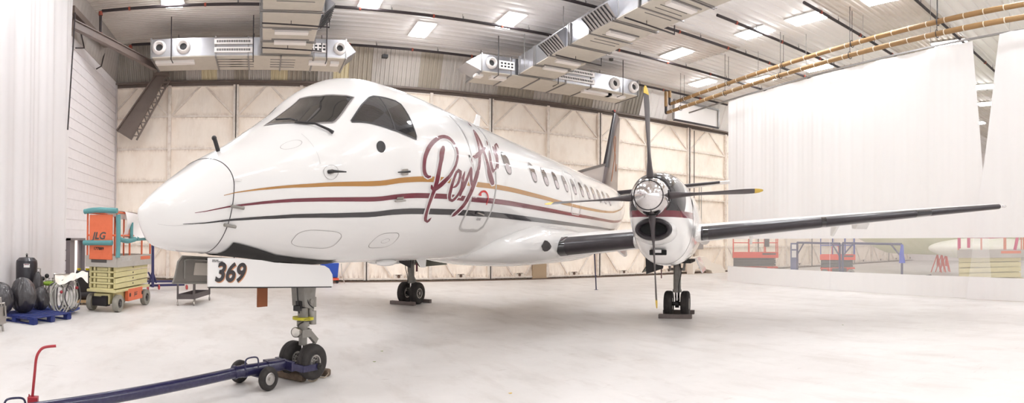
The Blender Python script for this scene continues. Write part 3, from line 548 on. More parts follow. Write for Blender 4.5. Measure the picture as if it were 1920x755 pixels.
# cheat lines and titles, measured on the skin
B_ = {'TXT':[[[3.219,1.631,3.227,1.645],[3.174,1.633,3.166,1.659],[3.142,1.621,3.106,1.644],[3.13,1.612,3.079,1.628],[3.116,1.598,3.062,1.608],[3.11,1.585,3.054,1.591],[3.105,1.569,3.05,1.573],[3.103,1.552,3.049,1.554],[3.104,1.536,3.049,1.537],[3.107,1.519,3.052,1.519],[3.112,1.501,3.055,1.501],[3.118,1.484,3.061,1.482],[3.127,1.468,3.069,1.465],[3.138,1.452,3.079,1.448],[3.151,1.436,3.09,1.431],[3.165,1.421,3.103,1.414],[3.186,1.401,3.123,1.393],[3.208,1.381,3.146,1.371],[3.233,1.362,3.172,1.349],[3.261,1.343,3.203,1.328],[3.292,1.325,3.238,1.307],[3.324,1.307,3.276,1.286],[3.36,1.289,3.317,1.266],[3.398,1.272,3.362,1.247],[3.437,1.257,3.407,1.229],[3.475,1.242,3.453,1.213],[3.512,1.229,3.5,1.199],[3.546,1.219,3.546,1.186],[3.595,1.207,3.61,1.173],[3.64,1.2,3.673,1.164],[3.691,1.196,3.736,1.161],[3.741,1.197,3.794,1.165],[3.771,1.202,3.828,1.173],[3.8,1.209,3.857,1.184],[3.826,1.219,3.881,1.196],[3.847,1.23,3.901,1.209],[3.864,1.242,3.916,1.224],[3.878,1.256,3.928,1.24],[3.889,1.271,3.937,1.257],[3.897,1.287,3.943,1.275],[3.9,1.304,3.945,1.293],[3.901,1.321,3.944,1.313],[3.898,1.34,3.941,1.333],[3.891,1.359,3.934,1.353],[3.881,1.377,3.925,1.374],[3.866,1.396,3.912,1.394],[3.85,1.416,3.897,1.415],[3.83,1.438,3.878,1.438],[3.809,1.461,3.857,1.462],[3.787,1.483,3.834,1.485],[3.764,1.502,3.811,1.506],[3.74,1.521,3.787,1.527],[3.713,1.541,3.762,1.547],[3.691,1.557,3.741,1.564],[3.668,1.574,3.719,1.583],[3.645,1.591,3.697,1.601],[3.622,1.606,3.674,1.619],[3.59,1.623,3.642,1.64],[3.556,1.639,3.61,1.659],[3.523,1.656,3.58,1.676],[3.492,1.672,3.551,1.694],[3.463,1.688,3.521,1.711],[3.436,1.703,3.492,1.727],[3.408,1.716,3.461,1.742],[3.38,1.729,3.432,1.755],[3.354,1.739,3.405,1.766],[3.323,1.753,3.368,1.781],[3.323,1.758,3.311,1.79],[3.293,1.75,3.251,1.763],[3.266,1.725,3.244,1.727]],[[3.547,1.298,3.581,1.297],[3.488,1.337,3.57,1.337],[3.471,1.354,3.557,1.354],[3.454,1.374,3.542,1.374],[3.44,1.394,3.529,1.393],[3.432,1.414,3.519,1.41],[3.428,1.431,3.509,1.428],[3.423,1.448,3.498,1.447],[3.415,1.464,3.486,1.465],[3.406,1.481,3.473,1.483],[3.396,1.5,3.462,1.501],[3.388,1.515,3.453,1.517],[3.38,1.532,3.445,1.534],[3.372,1.549,3.438,1.551],[3.365,1.566,3.431,1.568],[3.358,1.583,3.425,1.586],[3.352,1.601,3.421,1.604],[3.345,1.618,3.416,1.621],[3.34,1.634,3.412,1.638],[3.335,1.653,3.406,1.658],[3.331,1.671,3.4,1.675],[3.327,1.686,3.395,1.692],[3.321,1.705,3.387,1.712],[3.315,1.724,3.38,1.731],[3.308,1.746,3.372,1.753],[3.301,1.77,3.363,1.778],[3.297,1.787,3.357,1.795],[3.292,1.806,3.35,1.813],[3.288,1.824,3.344,1.832],[3.285,1.842,3.339,1.85],[3.283,1.861,3.335,1.868],[3.281,1.879,3.331,1.886],[3.279,1.897,3.328,1.904],[3.278,1.916,3.326,1.922],[3.277,1.935,3.325,1.941],[3.278,1.956,3.326,1.962],[3.281,1.978,3.329,1.984],[3.284,2.0,3.333,2.006],[3.289,2.023,3.339,2.028],[3.296,2.046,3.348,2.051],[3.306,2.068,3.358,2.072],[3.322,2.098,3.376,2.1],[3.355,2.129,3.387,2.114],[3.436,2.151,3.418,2.126],[3.464,2.134,3.423,2.119],[3.472,2.115,3.437,2.104],[3.473,2.087,3.467,2.085]],[[3.761,1.732,3.755,1.727],[3.806,1.727,3.788,1.715],[3.854,1.714,3.821,1.702],[3.889,1.693,3.843,1.685],[3.915,1.669,3.864,1.664],[3.935,1.643,3.879,1.641],[3.95,1.616,3.891,1.616],[3.964,1.588,3.902,1.589],[3.974,1.561,3.909,1.566],[3.971,1.528,3.906,1.545],[3.893,1.513,3.904,1.538],[3.813,1.549,3.854,1.559],[3.789,1.569,3.838,1.573],[3.771,1.589,3.821,1.593],[3.756,1.608,3.807,1.611],[3.741,1.629,3.794,1.631],[3.729,1.649,3.784,1.652],[3.715,1.671,3.771,1.675],[3.702,1.698,3.76,1.7],[3.695,1.718,3.754,1.721],[3.69,1.741,3.749,1.743],[3.687,1.762,3.746,1.764],[3.684,1.781,3.743,1.784],[3.682,1.8,3.741,1.802],[3.684,1.819,3.743,1.818],[3.695,1.847,3.754,1.842],[3.727,1.875,3.762,1.855],[3.82,1.886,3.806,1.86],[3.87,1.869,3.826,1.853],[3.903,1.848,3.859,1.836],[3.932,1.825,3.887,1.815],[3.959,1.802,3.912,1.793],[3.983,1.781,3.932,1.773],[4.005,1.76,3.948,1.753],[4.026,1.733,3.964,1.727],[4.034,1.704,3.994,1.701]],[[4.068,1.52,4.078,1.52],[4.045,1.539,4.074,1.539],[4.023,1.561,4.067,1.562],[3.991,1.595,4.051,1.595],[3.984,1.614,4.049,1.611],[3.981,1.634,4.047,1.631],[3.978,1.654,4.047,1.651],[3.975,1.673,4.049,1.67],[3.973,1.691,4.052,1.689],[3.971,1.709,4.052,1.708],[3.97,1.728,4.048,1.729],[3.969,1.747,4.041,1.749],[3.969,1.766,4.034,1.767],[3.974,1.792,4.022,1.794],[3.986,1.815,4.006,1.815]],[[4.013,1.781,3.984,1.778],[4.044,1.755,3.987,1.75],[4.068,1.726,4.002,1.72],[4.082,1.71,4.014,1.703],[4.097,1.692,4.029,1.686],[4.114,1.67,4.047,1.664],[4.127,1.651,4.062,1.647],[4.143,1.63,4.08,1.626],[4.161,1.608,4.1,1.604],[4.179,1.586,4.121,1.583],[4.195,1.568,4.14,1.564],[4.221,1.544,4.166,1.54],[4.245,1.524,4.188,1.521],[4.266,1.504,4.208,1.503],[4.286,1.471,4.242,1.471],[4.282,1.458,4.283,1.446],[4.267,1.471,4.305,1.466],[4.257,1.502,4.306,1.497],[4.248,1.522,4.301,1.519],[4.237,1.545,4.295,1.542],[4.231,1.568,4.292,1.563],[4.232,1.589,4.296,1.582],[4.237,1.608,4.303,1.6],[4.244,1.625,4.309,1.618],[4.258,1.648,4.314,1.642],[4.281,1.668,4.309,1.665]],[[4.467,1.465,4.523,1.464],[4.427,1.49,4.52,1.489],[4.408,1.513,4.502,1.512],[4.388,1.537,4.484,1.537],[4.372,1.559,4.467,1.56],[4.354,1.584,4.447,1.586],[4.338,1.608,4.428,1.611],[4.322,1.633,4.41,1.636],[4.308,1.652,4.396,1.656],[4.295,1.672,4.382,1.677],[4.282,1.691,4.369,1.697],[4.269,1.711,4.355,1.718],[4.256,1.731,4.341,1.738],[4.244,1.75,4.327,1.758],[4.231,1.77,4.313,1.778],[4.218,1.789,4.298,1.798],[4.205,1.81,4.284,1.819],[4.192,1.831,4.27,1.841],[4.179,1.851,4.254,1.862],[4.163,1.871,4.236,1.884],[4.145,1.89,4.216,1.905],[4.124,1.91,4.194,1.926],[4.102,1.929,4.17,1.946],[4.079,1.949,4.144,1.966],[4.058,1.965,4.121,1.983],[4.033,1.982,4.096,2.001],[4.009,1.999,4.071,2.018],[3.988,2.014,4.047,2.032],[3.974,2.026,4.028,2.044],[3.96,2.056,3.967,2.058]],[[5.136,0.615,5.166,0.602],[5.055,0.674,5.123,0.644],[5.006,0.721,5.085,0.687],[5.002,0.766,5.033,0.753]],[[4.921,0.847,4.956,0.835],[4.877,0.884,4.937,0.864],[4.844,0.921,4.906,0.901],[4.816,0.957,4.88,0.937],[4.793,0.989,4.859,0.969],[4.773,1.02,4.842,1.0],[4.755,1.049,4.825,1.03],[4.74,1.077,4.807,1.06],[4.726,1.104,4.79,1.089],[4.71,1.131,4.772,1.117],[4.692,1.159,4.756,1.146],[4.673,1.187,4.739,1.175],[4.655,1.215,4.723,1.203],[4.638,1.241,4.706,1.23],[4.62,1.268,4.688,1.258],[4.603,1.293,4.671,1.285],[4.584,1.318,4.653,1.311],[4.564,1.343,4.635,1.337],[4.543,1.369,4.616,1.363],[4.526,1.391,4.6,1.386],[4.508,1.414,4.583,1.41],[4.491,1.435,4.568,1.432],[4.48,1.449,4.554,1.451],[4.45,1.475,4.499,1.48]],[[4.929,0.847,4.954,0.837],[4.922,0.874,4.969,0.856],[4.918,0.907,4.973,0.886],[4.906,0.932,4.967,0.911],[4.892,0.961,4.958,0.939],[4.878,0.99,4.949,0.967],[4.865,1.02,4.939,0.998],[4.854,1.051,4.929,1.029],[4.844,1.081,4.921,1.059],[4.837,1.109,4.914,1.088],[4.831,1.136,4.908,1.116],[4.827,1.163,4.903,1.144],[4.825,1.185,4.9,1.166],[4.825,1.206,4.897,1.188],[4.825,1.228,4.896,1.211],[4.825,1.249,4.896,1.233],[4.825,1.27,4.896,1.254],[4.824,1.291,4.897,1.275],[4.824,1.311,4.899,1.295],[4.825,1.331,4.903,1.315],[4.829,1.358,4.91,1.341],[4.835,1.384,4.92,1.367],[4.838,1.406,4.929,1.389],[4.833,1.43,4.939,1.412],[4.829,1.453,4.949,1.433],[4.834,1.473,4.958,1.452],[4.842,1.495,4.969,1.473],[4.854,1.516,4.981,1.492],[4.876,1.542,5.003,1.517],[4.9,1.565,5.025,1.54],[4.928,1.585,5.04,1.563],[4.979,1.604,5.039,1.592]],[[4.38,1.319,4.394,1.307],[4.455,1.33,4.472,1.293],[4.544,1.309,4.5,1.279],[4.628,1.282,4.566,1.253],[4.691,1.256,4.625,1.232],[4.757,1.226,4.697,1.206],[4.819,1.198,4.769,1.18],[4.914,1.158,4.871,1.141],[5.003,1.115,4.981,1.106]],[[4.349,1.329,4.357,1.329],[4.31,1.365,4.334,1.361],[4.331,1.397,4.339,1.395]],[[5.104,1.134,5.127,1.13],[5.065,1.164,5.118,1.154],[5.031,1.199,5.099,1.187],[5.013,1.225,5.084,1.213],[4.997,1.254,5.068,1.242],[4.986,1.282,5.056,1.27],[4.978,1.309,5.049,1.296],[4.973,1.335,5.045,1.322],[4.972,1.359,5.045,1.345],[4.977,1.389,5.053,1.374],[4.987,1.414,5.067,1.395],[5.023,1.446,5.087,1.41],[5.113,1.409,5.092,1.404]],[[5.212,0.965,5.227,0.961],[5.159,1.018,5.205,1.006],[5.129,1.062,5.142,1.059]],[[5.348,1.034,5.376,1.026],[5.316,1.066,5.377,1.05],[5.294,1.1,5.367,1.082],[5.283,1.125,5.358,1.107],[5.274,1.152,5.348,1.134],[5.266,1.177,5.341,1.16],[5.26,1.202,5.337,1.185],[5.254,1.227,5.335,1.209],[5.249,1.249,5.332,1.233],[5.237,1.28,5.325,1.264],[5.228,1.309,5.313,1.295],[5.226,1.341,5.289,1.332],[5.235,1.369,5.26,1.365]],[[5.044,1.414,5.039,1.408],[5.158,1.392,5.132,1.382],[5.197,1.366,5.15,1.367],[5.227,1.338,5.179,1.339],[5.262,1.311,5.214,1.313],[5.305,1.279,5.255,1.282],[5.344,1.245,5.29,1.25],[5.366,1.218,5.307,1.227],[5.382,1.191,5.32,1.203],[5.398,1.165,5.333,1.178],[5.415,1.141,5.346,1.154],[5.439,1.11,5.366,1.125],[5.463,1.081,5.385,1.097],[5.488,1.052,5.404,1.072],[5.517,1.013,5.433,1.033],[5.54,0.986,5.48,0.991],[5.591,0.959,5.657,0.926],[5.591,0.99,5.653,0.971],[5.592,1.027,5.607,1.023]]],
'TXO':[[[3.237,1.621,3.253,1.649],[3.178,1.622,3.162,1.67],[3.162,1.615,3.087,1.651],[3.138,1.594,3.041,1.611],[3.126,1.55,3.028,1.555],[3.129,1.519,3.03,1.519],[3.14,1.484,3.04,1.482],[3.16,1.453,3.058,1.446],[3.186,1.423,3.083,1.412],[3.217,1.394,3.114,1.379],[3.252,1.366,3.154,1.345],[3.293,1.339,3.204,1.312],[3.339,1.313,3.261,1.28],[3.392,1.288,3.328,1.249],[3.443,1.266,3.402,1.219],[3.549,1.23,3.545,1.175],[3.628,1.214,3.688,1.149],[3.716,1.211,3.823,1.15],[3.795,1.232,3.914,1.182],[3.845,1.266,3.962,1.229],[3.867,1.311,3.979,1.286],[3.86,1.363,3.967,1.349],[3.819,1.418,3.928,1.413],[3.792,1.45,3.897,1.45],[3.76,1.481,3.862,1.487],[3.727,1.509,3.826,1.519],[3.689,1.537,3.787,1.551],[3.645,1.569,3.743,1.587],[3.6,1.6,3.696,1.624],[3.554,1.624,3.647,1.656],[3.504,1.648,3.6,1.683],[3.459,1.673,3.556,1.71],[3.419,1.694,3.509,1.735],[3.339,1.73,3.421,1.775],[3.307,1.746,3.328,1.802],[3.312,1.745,3.232,1.769],[3.274,1.713,3.225,1.717]],[[3.544,1.285,3.609,1.284],[3.464,1.337,3.596,1.336],[3.416,1.395,3.555,1.392],[3.399,1.448,3.523,1.447],[3.372,1.499,3.486,1.502],[3.357,1.531,3.469,1.535],[3.342,1.565,3.455,1.569],[3.328,1.6,3.445,1.605],[3.317,1.633,3.436,1.639],[3.304,1.684,3.419,1.694],[3.292,1.721,3.404,1.734],[3.278,1.767,3.387,1.78],[3.265,1.821,3.368,1.835],[3.258,1.876,3.355,1.89],[3.254,1.931,3.35,1.945],[3.255,1.964,3.352,1.976],[3.26,1.997,3.358,2.009],[3.268,2.032,3.368,2.043],[3.282,2.067,3.382,2.073],[3.329,2.129,3.413,2.114],[3.462,2.164,3.394,2.114],[3.498,2.125,3.412,2.095],[3.496,2.082,3.458,2.07]],[[3.747,1.744,3.722,1.727],[3.877,1.721,3.798,1.695],[3.944,1.672,3.836,1.661],[3.98,1.617,3.862,1.615],[4.005,1.56,3.879,1.566],[4.0,1.521,3.878,1.552],[3.889,1.503,3.909,1.549],[3.785,1.547,3.882,1.561],[3.729,1.606,3.835,1.613],[3.702,1.647,3.812,1.653],[3.675,1.696,3.788,1.702],[3.665,1.728,3.779,1.732],[3.66,1.761,3.774,1.765],[3.657,1.819,3.771,1.818],[3.699,1.878,3.791,1.851],[3.842,1.896,3.784,1.85],[3.928,1.855,3.834,1.828],[3.987,1.807,3.885,1.787],[4.034,1.764,3.919,1.749],[4.061,1.694,3.986,1.687]],[[4.059,1.507,4.105,1.507],[3.992,1.561,4.097,1.562],[3.96,1.596,4.083,1.594],[3.948,1.655,4.078,1.65],[3.941,1.71,4.083,1.708],[3.939,1.765,4.065,1.768],[3.967,1.826,4.024,1.828]],[[4.024,1.794,3.96,1.788],[4.098,1.729,3.973,1.717],[4.144,1.672,4.018,1.661],[4.168,1.64,4.044,1.631],[4.197,1.603,4.078,1.595],[4.226,1.57,4.11,1.562],[4.264,1.536,4.147,1.528],[4.298,1.505,4.177,1.502],[4.278,1.471,4.288,1.434],[4.223,1.505,4.341,1.493],[4.209,1.536,4.332,1.528],[4.198,1.571,4.326,1.559],[4.212,1.629,4.342,1.614],[4.267,1.682,4.335,1.675]],[[4.459,1.452,4.556,1.451],[4.375,1.513,4.536,1.512],[4.339,1.559,4.501,1.56],[4.314,1.595,4.471,1.6],[4.29,1.631,4.442,1.638],[4.263,1.67,4.415,1.679],[4.237,1.709,4.388,1.72],[4.212,1.747,4.359,1.761],[4.187,1.786,4.33,1.802],[4.161,1.826,4.302,1.845],[4.133,1.866,4.268,1.889],[4.095,1.903,4.224,1.932],[4.05,1.941,4.174,1.974],[4.013,1.968,4.134,2.003],[3.973,1.996,4.092,2.032],[3.946,2.017,4.057,2.053],[3.928,2.059,3.969,2.073]],[[5.078,0.625,5.451,0.455],[4.903,0.764,5.234,0.623],[4.945,0.805,5.088,0.745]],[[4.901,0.838,5.033,0.793],[4.758,0.975,4.943,0.917],[4.728,1.02,4.909,0.967],[4.704,1.063,4.879,1.015],[4.685,1.103,4.849,1.061],[4.664,1.142,4.82,1.106],[4.639,1.182,4.793,1.151],[4.613,1.222,4.766,1.195],[4.589,1.261,4.739,1.238],[4.564,1.298,4.711,1.279],[4.536,1.335,4.683,1.32],[4.507,1.372,4.654,1.36],[4.472,1.416,4.62,1.408],[4.445,1.45,4.59,1.45],[4.413,1.486,4.498,1.495]],[[4.884,0.85,5.007,0.801],[4.852,0.93,5.046,0.86],[4.821,1.009,5.011,0.947],[4.806,1.052,4.991,0.996],[4.794,1.095,4.975,1.044],[4.786,1.135,4.962,1.088],[4.781,1.175,4.952,1.131],[4.78,1.217,4.945,1.177],[4.782,1.259,4.941,1.222],[4.782,1.3,4.941,1.265],[4.784,1.34,4.946,1.306],[4.792,1.379,4.957,1.346],[4.798,1.413,4.97,1.382],[4.79,1.46,4.989,1.426],[4.816,1.522,5.021,1.484],[4.864,1.572,5.063,1.533],[4.97,1.62,5.074,1.6]],[[4.336,1.328,4.372,1.299],[4.47,1.339,4.458,1.283],[4.642,1.291,4.554,1.243],[4.744,1.248,4.641,1.212],[4.84,1.205,4.749,1.173],[5.063,1.101,5.019,1.082]],[[4.343,1.316,4.392,1.313],[4.274,1.37,4.37,1.356],[4.315,1.413,4.366,1.402]],[[5.091,1.121,5.174,1.106],[4.985,1.207,5.147,1.179],[4.96,1.247,5.122,1.219],[4.942,1.29,5.102,1.262],[4.932,1.33,5.09,1.302],[4.93,1.367,5.088,1.336],[4.946,1.422,5.109,1.386],[5.0,1.46,5.113,1.395],[5.162,1.398,5.107,1.387]],[[5.192,0.956,5.285,0.929],[5.103,1.032,5.264,0.992],[5.082,1.087,5.157,1.07]],[[5.323,1.025,5.425,0.998],[5.24,1.114,5.424,1.068],[5.216,1.189,5.393,1.148],[5.201,1.259,5.381,1.223],[5.183,1.316,5.359,1.288],[5.206,1.387,5.283,1.376]],[[5.011,1.431,4.992,1.411],[5.193,1.395,5.098,1.379],[5.267,1.337,5.14,1.34],[5.325,1.294,5.194,1.299],[5.391,1.239,5.245,1.256],[5.433,1.183,5.272,1.211],[5.468,1.13,5.295,1.164],[5.545,1.04,5.349,1.083],[5.602,0.973,5.421,1.003],[5.54,0.986,5.717,0.895],[5.526,1.01,5.724,0.95],[5.549,1.054,5.638,1.03]]],
'GOLD':[[0.65,1.657,1.666],[0.89,1.713,1.735],[1.13,1.713,1.746],[1.39,1.691,1.731],[1.67,1.659,1.707],[2.01,1.634,1.69],[2.41,1.635,1.692],[2.86,1.669,1.725],[3.53,1.653,1.71],[4.5,1.59,1.653],[5.16,1.571,1.636],[5.96,1.553,1.62],[7.22,1.567,1.63],[8.34,1.59,1.65],[9.89,1.612,1.669],[11.76,1.599,1.651],[13.32,1.557,1.61],[14.55,1.484,1.535],[16.31,1.359,1.385]],
'MAROON':[[0.4,1.794,1.803],[0.55,1.829,1.849],[0.73,1.874,1.901],[0.88,1.875,1.908],[1.1,1.878,1.917],[1.33,1.868,1.91],[1.7,1.825,1.873],[2.04,1.805,1.856],[2.45,1.81,1.864],[2.92,1.839,1.892],[3.68,1.824,1.877],[4.57,1.776,1.84],[5.12,1.757,1.825],[6.03,1.745,1.815],[7.3,1.753,1.82],[8.96,1.764,1.827],[11.15,1.765,1.821],[13.39,1.744,1.796],[15.24,1.748,1.814]],
'BLACK':[[0.31,1.992,2.002],[0.46,2.028,2.047],[0.65,2.086,2.116],[0.92,2.098,2.141],[1.14,2.089,2.135],[1.37,2.06,2.11],[1.76,2.008,2.064],[2.1,1.979,2.039],[2.53,1.979,2.044],[3.01,1.995,2.061],[3.59,1.988,2.057],[4.02,1.973,2.043],[4.72,1.941,2.016],[5.26,1.93,2.006],[6.2,1.934,2.009],[8.12,1.944,2.02],[10.24,1.944,2.01],[12.88,1.95,2.009],[14.3,1.985,2.02]]}
for key, m, lab in (('GOLD', M_GOLD, 'gold cheat line'), ('MAROON', M_MAROON, 'maroon cheat line'), ('BLACK', M_BLACKS, 'black cheat line')):
    D = [list(d) for d in B_[key]]
    for _ in range(3): D = [D[0]] + [[D[i][0]] + [.25 * D[i - 1][k] + .5 * D[i][k] + .25 * D[i + 1][k] for k in (1, 2)] for i in range(1, len(D) - 1)] + [D[-1]]
    X = [d[0] for d in D]; f1 = pchip(X, [d[1] for d in D]); f2 = pchip(X, [d[2] for d in D])
    for sg in (1, -1):
        mb = A(); n = 150
        def g(u, v):
            x = X[0] + (X[-1] - X[0]) * u; p = S(x, f1(x) + (f2(x) - f1(x)) * v, .0035); return Vector((p.x, p.y * sg, p.z))
        mb.grid(g, n, 5); part('cheat_line', mb, m, fus, lab, smooth=True, angle=60)
    if key == 'GOLD': pass
def strip(L, off):
    vs = []
    for a, b, c, d in L: vs += [S(a, b, off), S((a + c) / 2, (b + d) / 2, off), S(c, d, off)]
    return vs, [(3 * i + k, 3 * i + k + 1, 3 * i + 4 + k, 3 * i + 3 + k) for i in range(len(L) - 1) for k in (0, 1)]
mb = A()
for L in B_['TXO']:
    k = .07; mb.add(*strip([(a + (a - c) * k, b + (b - d) * k, c - (a - c) * k, d - (b - d) * k) for a, b, c, d in L], .006))
lt0 = part('title_outline', mb, M_WHITE, fus, 'white edging of the script title', smooth=True, angle=60)
mb = A()
for L in B_['TXT']:
    k = .13; mb.add(*strip([(a + (a - c) * k, b + (b - d) * k, c - (a - c) * k, d - (b - d) * k) for a, b, c, d in L], .009))
part('title_lettering', mb, M_MAROON, fus, 'maroon handwritten title', smooth=True, angle=60)
# cockpit glazing
ws = [(1.545, .05), (2.10, .05), (2.15, .32), (2.25, .52), (2.36, .66), (2.21, .71), (1.96, .80), (1.92, .80), (1.70, .62), (1.60, .32)]
decal('windshield', ws, .004, M_GLASSD, fus, False, 'dark port windshield pane', step=.05)
ws2 = [(x, -max(t, .40)) for x, t in ws]; decal('windshield', ws2, .004, M_GLASSD, fus, False, 'dark starboard windshield pane', step=.05)
ribbon('windshield_seal', ws, .022, .006, M_LINE, fus, True); ribbon('windshield_seal', ws2, .022, .006, M_LINE, fus, True)
sw = [(2.12, .905), (2.20, .87), (2.36, .80), (2.54, .738), (2.62, .735), (2.80, .775), (2.94, .815), (3.0, .86), (3.01, 1.0), (3.01, 1.24), (2.99, 1.275), (2.80, 1.225), (2.60, 1.16), (2.36, 1.05), (2.20, .97), (2.12, .925)]
decal('cockpit_side_window', sw, .004, M_GLASSD, fus, True, 'dark cockpit side window', step=.05)
ribbon('side_window_seal', sw, .02, .006, M_LINED, fus, True, True)
ribbon('window_divider', [(2.70, .76), (2.66, 1.17)], .02, .006, M_LINED, fus, False, True)
decal('round_side_port', ell(2.375, 1.307, .068, .06), .004, M_DARK, fus, False, 'round black port below the side window')
# wiper
for sg in (1,):
    mb = A(); P = [S(x, t, .03) for x, t in ((1.62, .18), (1.66, .38), (1.66, .50))]; P2 = [S(x, t, .03) for x, t in ((1.63, .50), (1.74, .72), (1.80, .90), (1.82, .97))]
    P = [Vector((p.x, p.y * sg, p.z)) for p in P]; P2 = [Vector((p.x, p.y * sg, p.z)) for p in P2]
    mb.tube(P, .009, 6); w_ = part('wiper_blade', mb, M_DARK, fus); mb = A(); mb.tube(P2, [.011, .011, .014, .02], 6); part('wiper_arm', mb, M_DARK, fus)
# cabin windows
wx = [5.70, 6.93, 7.60, 8.27, 8.93, 9.60, 10.25, 10.85, 11.45, 12.05, 12.65, 13.27]
M_WINPALE = mat('window_pale_patch', (178, 168, 168), .4)
for x in wx:
    pl = rrect(x - .13, x + .13, 1.075, 1.395, .11, .11)
    for sg in (1,):
        w_ = decal('cabin_window', pl, .004, M_GLASSC, fus, True, step=.08); ribbon('window_rim', pl, .02, .005, M_LINE, fus, True, True)
    decal('window_pale_patch', rrect(x - .115, x + .115, 1.24, 1.38, .09, .08), .0055, M_WINPALE, fus, True, step=.1)  # paler patch over the lower part of each window
# doors
door = [(4.42, .42), (5.38, .42), (5.42, .6), (5.30, .95), (5.20, 1.2), (5.14, 1.45), (5.125, 1.9), (5.11, 2.17), (4.98, 2.23), (4.50, 2.235), (4.37, 2.19), (4.335, 2.1), (4.345, 1.84), (4.36, 1.5), (4.40, 1.1), (4.40, .8)]
ribbon('passenger_door_seam', door, .045, .0045, M_SILVER, fus, True, False, 'silver seam around the passenger door')
decal('door_handle', rrect(4.62, 4.92, 1.955, 2.0, .04, .02), .011, M_DARK, fus)
mb = A(); mb.tube([S(4.66, 1.975, .02), S(4.88, 1.99, .02)], .012, 6); part('door_handle_bar', mb, M_STEEL, fus)
arc = [(4.72 + .17 * cos(a) * 1.0, 1.80 - .10 * sin(a)) for a in [pi * .75 - i * pi * .85 / 12 for i in range(13)]]
ribbon('door_arrow', arc + [(4.88, 1.86)], .028, .011, mat('red_marking', (196, 40, 44), .4), fus, False, False, 'curved red arrow on the door')
decal('door_arrow_head', [(4.54, 1.76), (4.62, 1.70), (4.645, 1.765)], .011, MATS['red_marking'], fus)
def skin_text(txt, X, t, size, m, name):
    p = S(X, t, .012); ux = (S(X + .05, t, .012) - p).normalized(); uy = (S(X, t - .03, .012) - p).normalized()
    part(name, text_mb(txt, size, frame_T(p, ux, uy), M=AM, depth=.0005), m, fus)
skin_text('OPEN', 4.36, 1.80, .055, mat('white_marking', (235, 232, 230), .4), 'door_text')
skin_text('CLOSE', 4.72, 2.07, .05, M_LINED, 'door_text')
ribbon('exit_hatch_seam', rrect(9.25, 9.95, .92, 1.78, .1, .1), .03, .0045, M_SILVER, fus, True, True)
for x, a, b in ((5.5, .0, 2.6), (3.55, .3, 1.5), (14.2, 0, 2.8), (1.55, .75, 1.4)): ribbon('skin_joint', [(x, a), (x, b)], .004, .003, M_SILVER, fus, False, True)
for pl in (rrect(1.48, 2.06, 2.25, 2.54, .18, .1), rrect(2.62, 3.06, 2.29, 2.53, .14, .09)): ribbon('access_panel_seam', pl, .005, .003, M_LINE, fus, True, True)
ribbon('access_panel_seam', ell(2.86, 2.41, .07, .035), .004, .004, M_LINE, fus, True, True)
ribbon('access_panel_seam', ell(1.37, .90, .11, .09), .004, .004, M_LINE, fus, True, True)
ribbon('vane_plate_seam', ell(1.66, 1.535, .085, .10), .004, .004, M_LINE, fus, True, True)
ribbon('panel_seam', [(.12, 2.0), (.55, 2.06)], .004, .003, M_LINE, fus)
def probe(name, pts, r, m, offs):
    mb = A(); mb.tube([S(x, t, o) for (x, t), o in zip(pts, offs)], r, 8); part(name, mb, m, fus, smooth=True)
probe('angle_vane', [(1.63, 1.54), (1.65, 1.54), (1.80, 1.55)], [.02, .016, .006], M_DARK, [.0, .05, .06])
mb = A(); mb.cyl(S(1.655, 1.54, 0), S(1.655, 1.54, .03), .025); part('vane_hub', mb, M_STEEL, fus)
probe('static_probe', [(2.58, 1.583), (2.78, 1.59)], [.006, .012], M_DARK, [.03, .035]); decal('probe_plate', rrect(2.66, 2.78, 1.56, 1.625, .02, .02), .012, M_STEEL, fus)
decal('fitting_plate', rrect(2.64, 2.76, 1.85, 1.89, .01, .01), .012, M_STEEL, fus); probe('step_fitting', [(2.60, 1.885), (2.78, 1.885)], [.01, .01], M_STEEL, [.03, .03])
for x, t in ((.80, 1.88), (.77, 2.16)): probe('pitot_tube', [(x - .085, t - .03), (x + .045, t + .045)], [.016, .016], M_GEAR, [.04, .02])
for x, t in ((.80, 1.88), (.77, 2.16)): 
    pass
mb = A(); b0 = S(.92, .05, 0); mb.tube([b0, b0 + Vector((-.05, 0, .12))], .022, 10); mb.ball(b0 + Vector((-.055, 0, .125)), .027, 8); part('nose_probe', mb, M_DARK, fus, 'black capped probe on top of the nose')
mb = A(); mb.box(tuple(S(.78, 1.45, .01)), (.10, .012, .02)); part('radome_latch', mb, M_WHITE, fus)
decal('small_label', rrect(4.26, 4.31, 1.31, 1.34, .004, .004), .006, M_LINED, fus)
# antennas
def blade(name, x0, x1, x2, x3, z0, z1, y=0, th=.02, m=M_WHITE, parent=None):
    mb = A(); mb.prism([(x0, y - th / 2, z0), (x1, y - th / 2, z0), (x3, y - th / 2, z1), (x2, y - th / 2, z1)], (0, th, 0)); return part(name, mb, m, parent or fus, bevel=th * .3)
blade('blade_antenna', 6.65, 6.95, 6.88, 7.02, 3.62, 3.98, th=.03)
blade('blade_antenna', 4.6, 4.9, 4.75, 4.88, 1.36, 1.22, y=.1)
